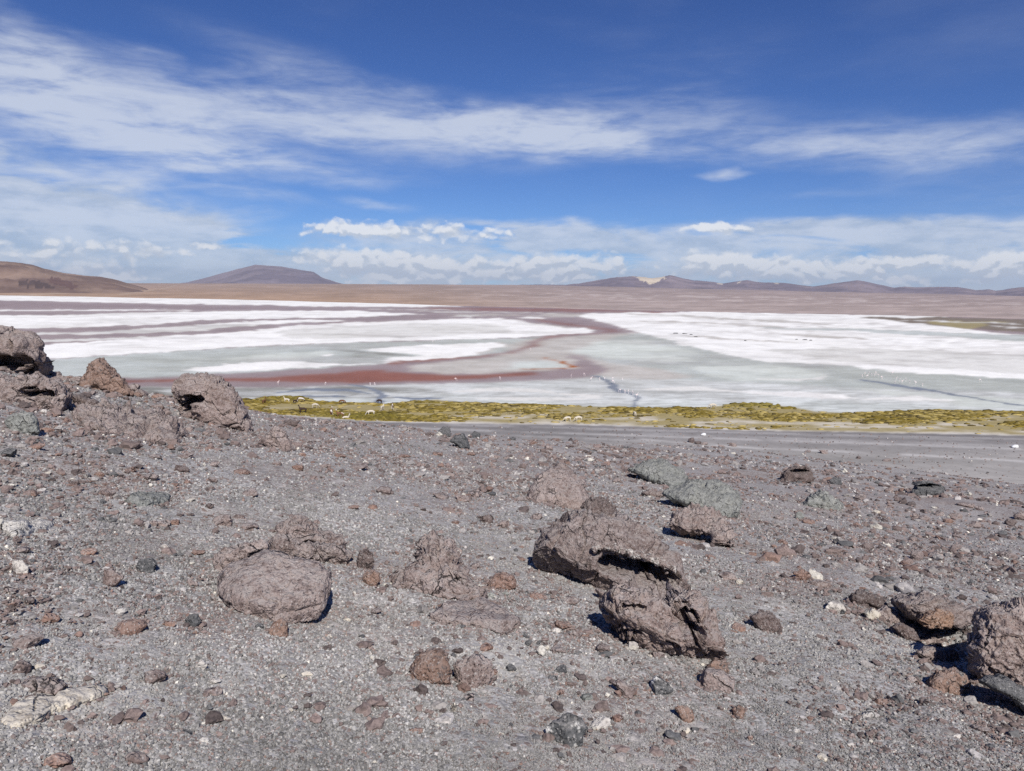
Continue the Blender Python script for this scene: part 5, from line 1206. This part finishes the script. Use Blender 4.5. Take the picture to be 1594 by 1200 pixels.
WHITE_W = coat('white_wool', (.62, .56, .46)); BROWN_W = coat('brown_wool', (.17, .085, .045)); DARK_W = coat('dark_wool', (.06, .04, .035)); PIED_W = coat('pied_wool', (.66, .60, .52), (.10, .06, .045)); PIED2_W = coat('brown_white_wool', (.20, .10, .05), (.66, .60, .52))
LM = {p: llama_mesh(p) for p in ('stand', 'graze', 'lie')}
for me in LM.values(): me.materials.append(WHITE_W)
for (px, py, pose, mt, rz, sc, lab) in [
 (411,629,'stand',BROWN_W,80,.95,'brown llama at the left end of the marsh by the slope'),
 (447,627,'stand',WHITE_W,170,.95,'white llama standing at the back left of the marsh'),
 (459,628,'graze',DARK_W,60,.8,'small dark llama between two pale ones at the back left'),
 (467,626,'graze',PIED_W,15,1.05,'white and black llama grazing at the back left of the marsh'),
 (472,643,'stand',DARK_W,185,1.1,'dark brown llama standing with raised neck nearest the slope'),
 (490,635,'graze',WHITE_W,30,.95,'white llama grazing above the dark brown llama'),
 (516,645,'stand',PIED2_W,95,1.0,'brown and white llama seen end on at marsh centre left'),
 (532,629,'graze',BROWN_W,10,.95,'brown llama grazing alone at the back edge'),
 (530,650,'stand',PIED2_W,175,1.05,'rust brown and white llama facing left, low in the marsh'),
 (538,652,'lie',WHITE_W,5,.95,'white llama lying beside the rust brown llama'),
 (578,647,'graze',WHITE_W,185,1.1,'large white llama grazing broadside near the road edge'),
 (591,628,'graze',DARK_W,160,.9,'dark llama at the mouth of the blue stream'),
 (595,639,'stand',WHITE_W,75,1.0,'cream llama facing away below the stream mouth'),
 (611,638,'stand',PIED_W,100,.95,'white llama with a dark flank right of the stream mouth'),
 (884,656,'graze',WHITE_W,190,.95,'left one of two white llamas grazing side by side'),
 (901,656,'graze',WHITE_W,188,1.0,'right one of two white llamas grazing side by side'),
 (988,648,'graze',WHITE_W,100,.95,'single white llama grazing in the middle of the marsh'),
 (1110,636,'graze',WHITE_W,175,1.1,'white llama beside the green cushion bank on the right')]:
    Pp = on_plane(np.array(float(px)), np.array(float(py)))
    o = link('llama', LM[pose], loc=(Pp[0], Pp[1], .02), label=lab, cat='llama', group='llamas on the marsh')
    o.rotation_euler = (0, 0, math.radians(rz)); o.scale = (sc,)*3
    o.material_slots[0].link = 'OBJECT'; o.material_slots[0].material = mt
def flamingo_mesh(down):
    v = [(0,0,.85),(.16,0,.88),(-.18,0,.84),(-.34,0,.80)]; e = [(0,1),(0,2),(2,3)]; r = [.14,.11,.11,.05]
    nk = [(.27,0,1.0),(.22,0,1.2),(.30,0,1.38),(.42,0,1.34),(.46,0,1.24)] if not down else [(.30,0,.80),(.42,0,.55),(.46,0,.30),(.42,0,.14),(.36,0,.06)]
    p = 1
    for q, a in zip(nk, (.05,.04,.04,.055,.025)): v.append(q); e.append((p, len(v)-1)); r.append(a); p = len(v)-1
    for s in (-1, 1):
        v += [(0,.05*s,.62),(-.03,.05*s,.34),(0,.05*s,.0)]; n = len(v); e += [(0,n-3),(n-3,n-2),(n-2,n-1)]; r += [.035,.02,.02]
    return skin_mesh('flamingo', v, e, r)
FL = [flamingo_mesh(False), flamingo_mesh(True)]
FLM = Mat('flamingo_feathers', .8, .1); FLM = FLM.out(FLM.mix((.84, .78, .76), (.82, .66, .64), FLM.mr(FLM.noise(2.5), .45, .6)))
for me in FL: me.materials.append(FLM)
birds = {'in the blue pool above the marsh': [(889,588),(909,585),(920,593),(933,592),(941,592),(954,592),(969,592),(954,597),(965,611),(972,612),(978,613),(985,615),(991,619)],
 'in the channel on the right': [(1342,587),(1346,584),(1350,588),(1352,583),(1356,585),(1361,586),(1363,583),(1367,587),(1372,590),(1389,583),(1395,592),(1400,594),(1410,594),(1416,597),(1393,598),(1404,597),(1425,599),(1436,601),(1525,594)],
 'along the edge of the red water': [(576,600),(583,600),(709,593),(778,591),(507,599),(433,599)],
 'on the far white flat': [(745,530),(674,533),(456,537),(826,546)]}
for where, lst in birds.items():
    lst2 = sorted(lst)
    for i, (px, py) in enumerate(lst2):
        Pp = on_plane(np.array(float(px)), np.array(float(py)))
        lab = f'pale flamingo {where}, ' + (['leftmost', 'second from left', 'third from left', 'fourth from left', 'fifth from left', 'sixth from left', 'seventh from left', 'eighth from left', 'ninth from left', 'tenth from left'][i] if i < 10 else ['rightmost', 'second from right', 'third from right', 'fourth from right', 'fifth from right', 'sixth from right', 'seventh from right', 'eighth from right', 'ninth from right'][len(lst2)-1-i])
        o = link('flamingo', FL[rnd.random() < .45], loc=(Pp[0], Pp[1], -.03), label=lab, cat='flamingo', group='flamingos in the shallows')
        o.rotation_euler = (0, 0, rnd.uniform(0, 6.28)); o.scale = (rnd.uniform(.9, 1.15),)*3
# white painted marker stones on the plain
for (cx, cy, w, h, lab) in [(1095,675.5,8,5,'white stone marker on the dark gravel plain below the marsh'),(1580,694.5,9,5,'white stone marker on the gravel plain at the right edge')]:
    Pp = on_plane(np.array(float(cx)), np.array(cy+h/2)); m_ = np.linalg.norm(Pp-CAM)/F
    o = bpy.data.objects.new('marker_stone', STONE[5]); COL.objects.link(o); o.location = (Pp[0], Pp[1], h*m_*.35); o.scale = (w*m_*.5, w*m_*.4, h*m_*.55)
    o.material_slots[0].link = 'OBJECT'
    Mk = Mat('white_paint_stone'); o.material_slots[0].material = Mk.out(Mk.mix((.80, .80, .79), (.70, .69, .67), Mk.mr(Mk.noise(2), .5, .6)))
    o['label'] = lab; o['category'] = 'stone'; o['group'] = 'white marker stones'
# dark crust blocks on the far white flat
for i, (px, py, w) in enumerate([(1052,519,9),(1066,519.5,9),(1076,521,5),(1083,524.5,6),(1160,530.5,4),(1253,529,7),(1240,528.5,4),(1262,530,4)]):
    Pp = on_plane(np.array(float(px)), np.array(py)); m_ = np.linalg.norm(Pp-CAM)/F
    o = bpy.data.objects.new('salt_crust_block', STONE[i]); COL.objects.link(o); o.location = (Pp[0], Pp[1], .1); o.scale = (w*m_*.5, w*m_*.6, .45)
    o.material_slots[0].link = 'OBJECT'; o.material_slots[0].material = SLATE
    o['label'] = ('dark mud block on the white flat, number %s from left' % ['one', 'two', 'three', 'four', 'five', 'six', 'seven', 'eight'][[0, 1, 2, 3, 4, 6, 5, 7][i]]); o['category'] = 'mud block'; o['group'] = 'dark blocks on the far white flat'

# ------------------------------------------------------------------ haze
def haze():
    bm = bmesh.new(); bmesh.ops.create_cube(bm, size=1)
    me = bpy.data.meshes.new('haze'); bm.to_mesh(me); bm.free()
    mt = bpy.data.materials.new('haze'); mt.use_nodes = True; nt = mt.node_tree; nt.nodes.clear()
    o_ = nt.nodes.new('ShaderNodeOutputMaterial'); v = nt.nodes.new('ShaderNodeVolumePrincipled'); nt.links.new(v.outputs[0], o_.inputs['Volume'])
    v.inputs['Color'].default_value = (.74, .85, 1.0, 1); v.inputs['Density'].default_value = 1.9e-5; v.inputs['Anisotropy'].default_value = 0.0
    me.materials.append(mt)
    o = link('haze', me, kind='stuff', label='thin blue haze of the air over the plain', cat='haze')
    o.scale = (90000, 90000, 1303); o.location = (0, 9000, 1303/2-4)
    return o
haze()
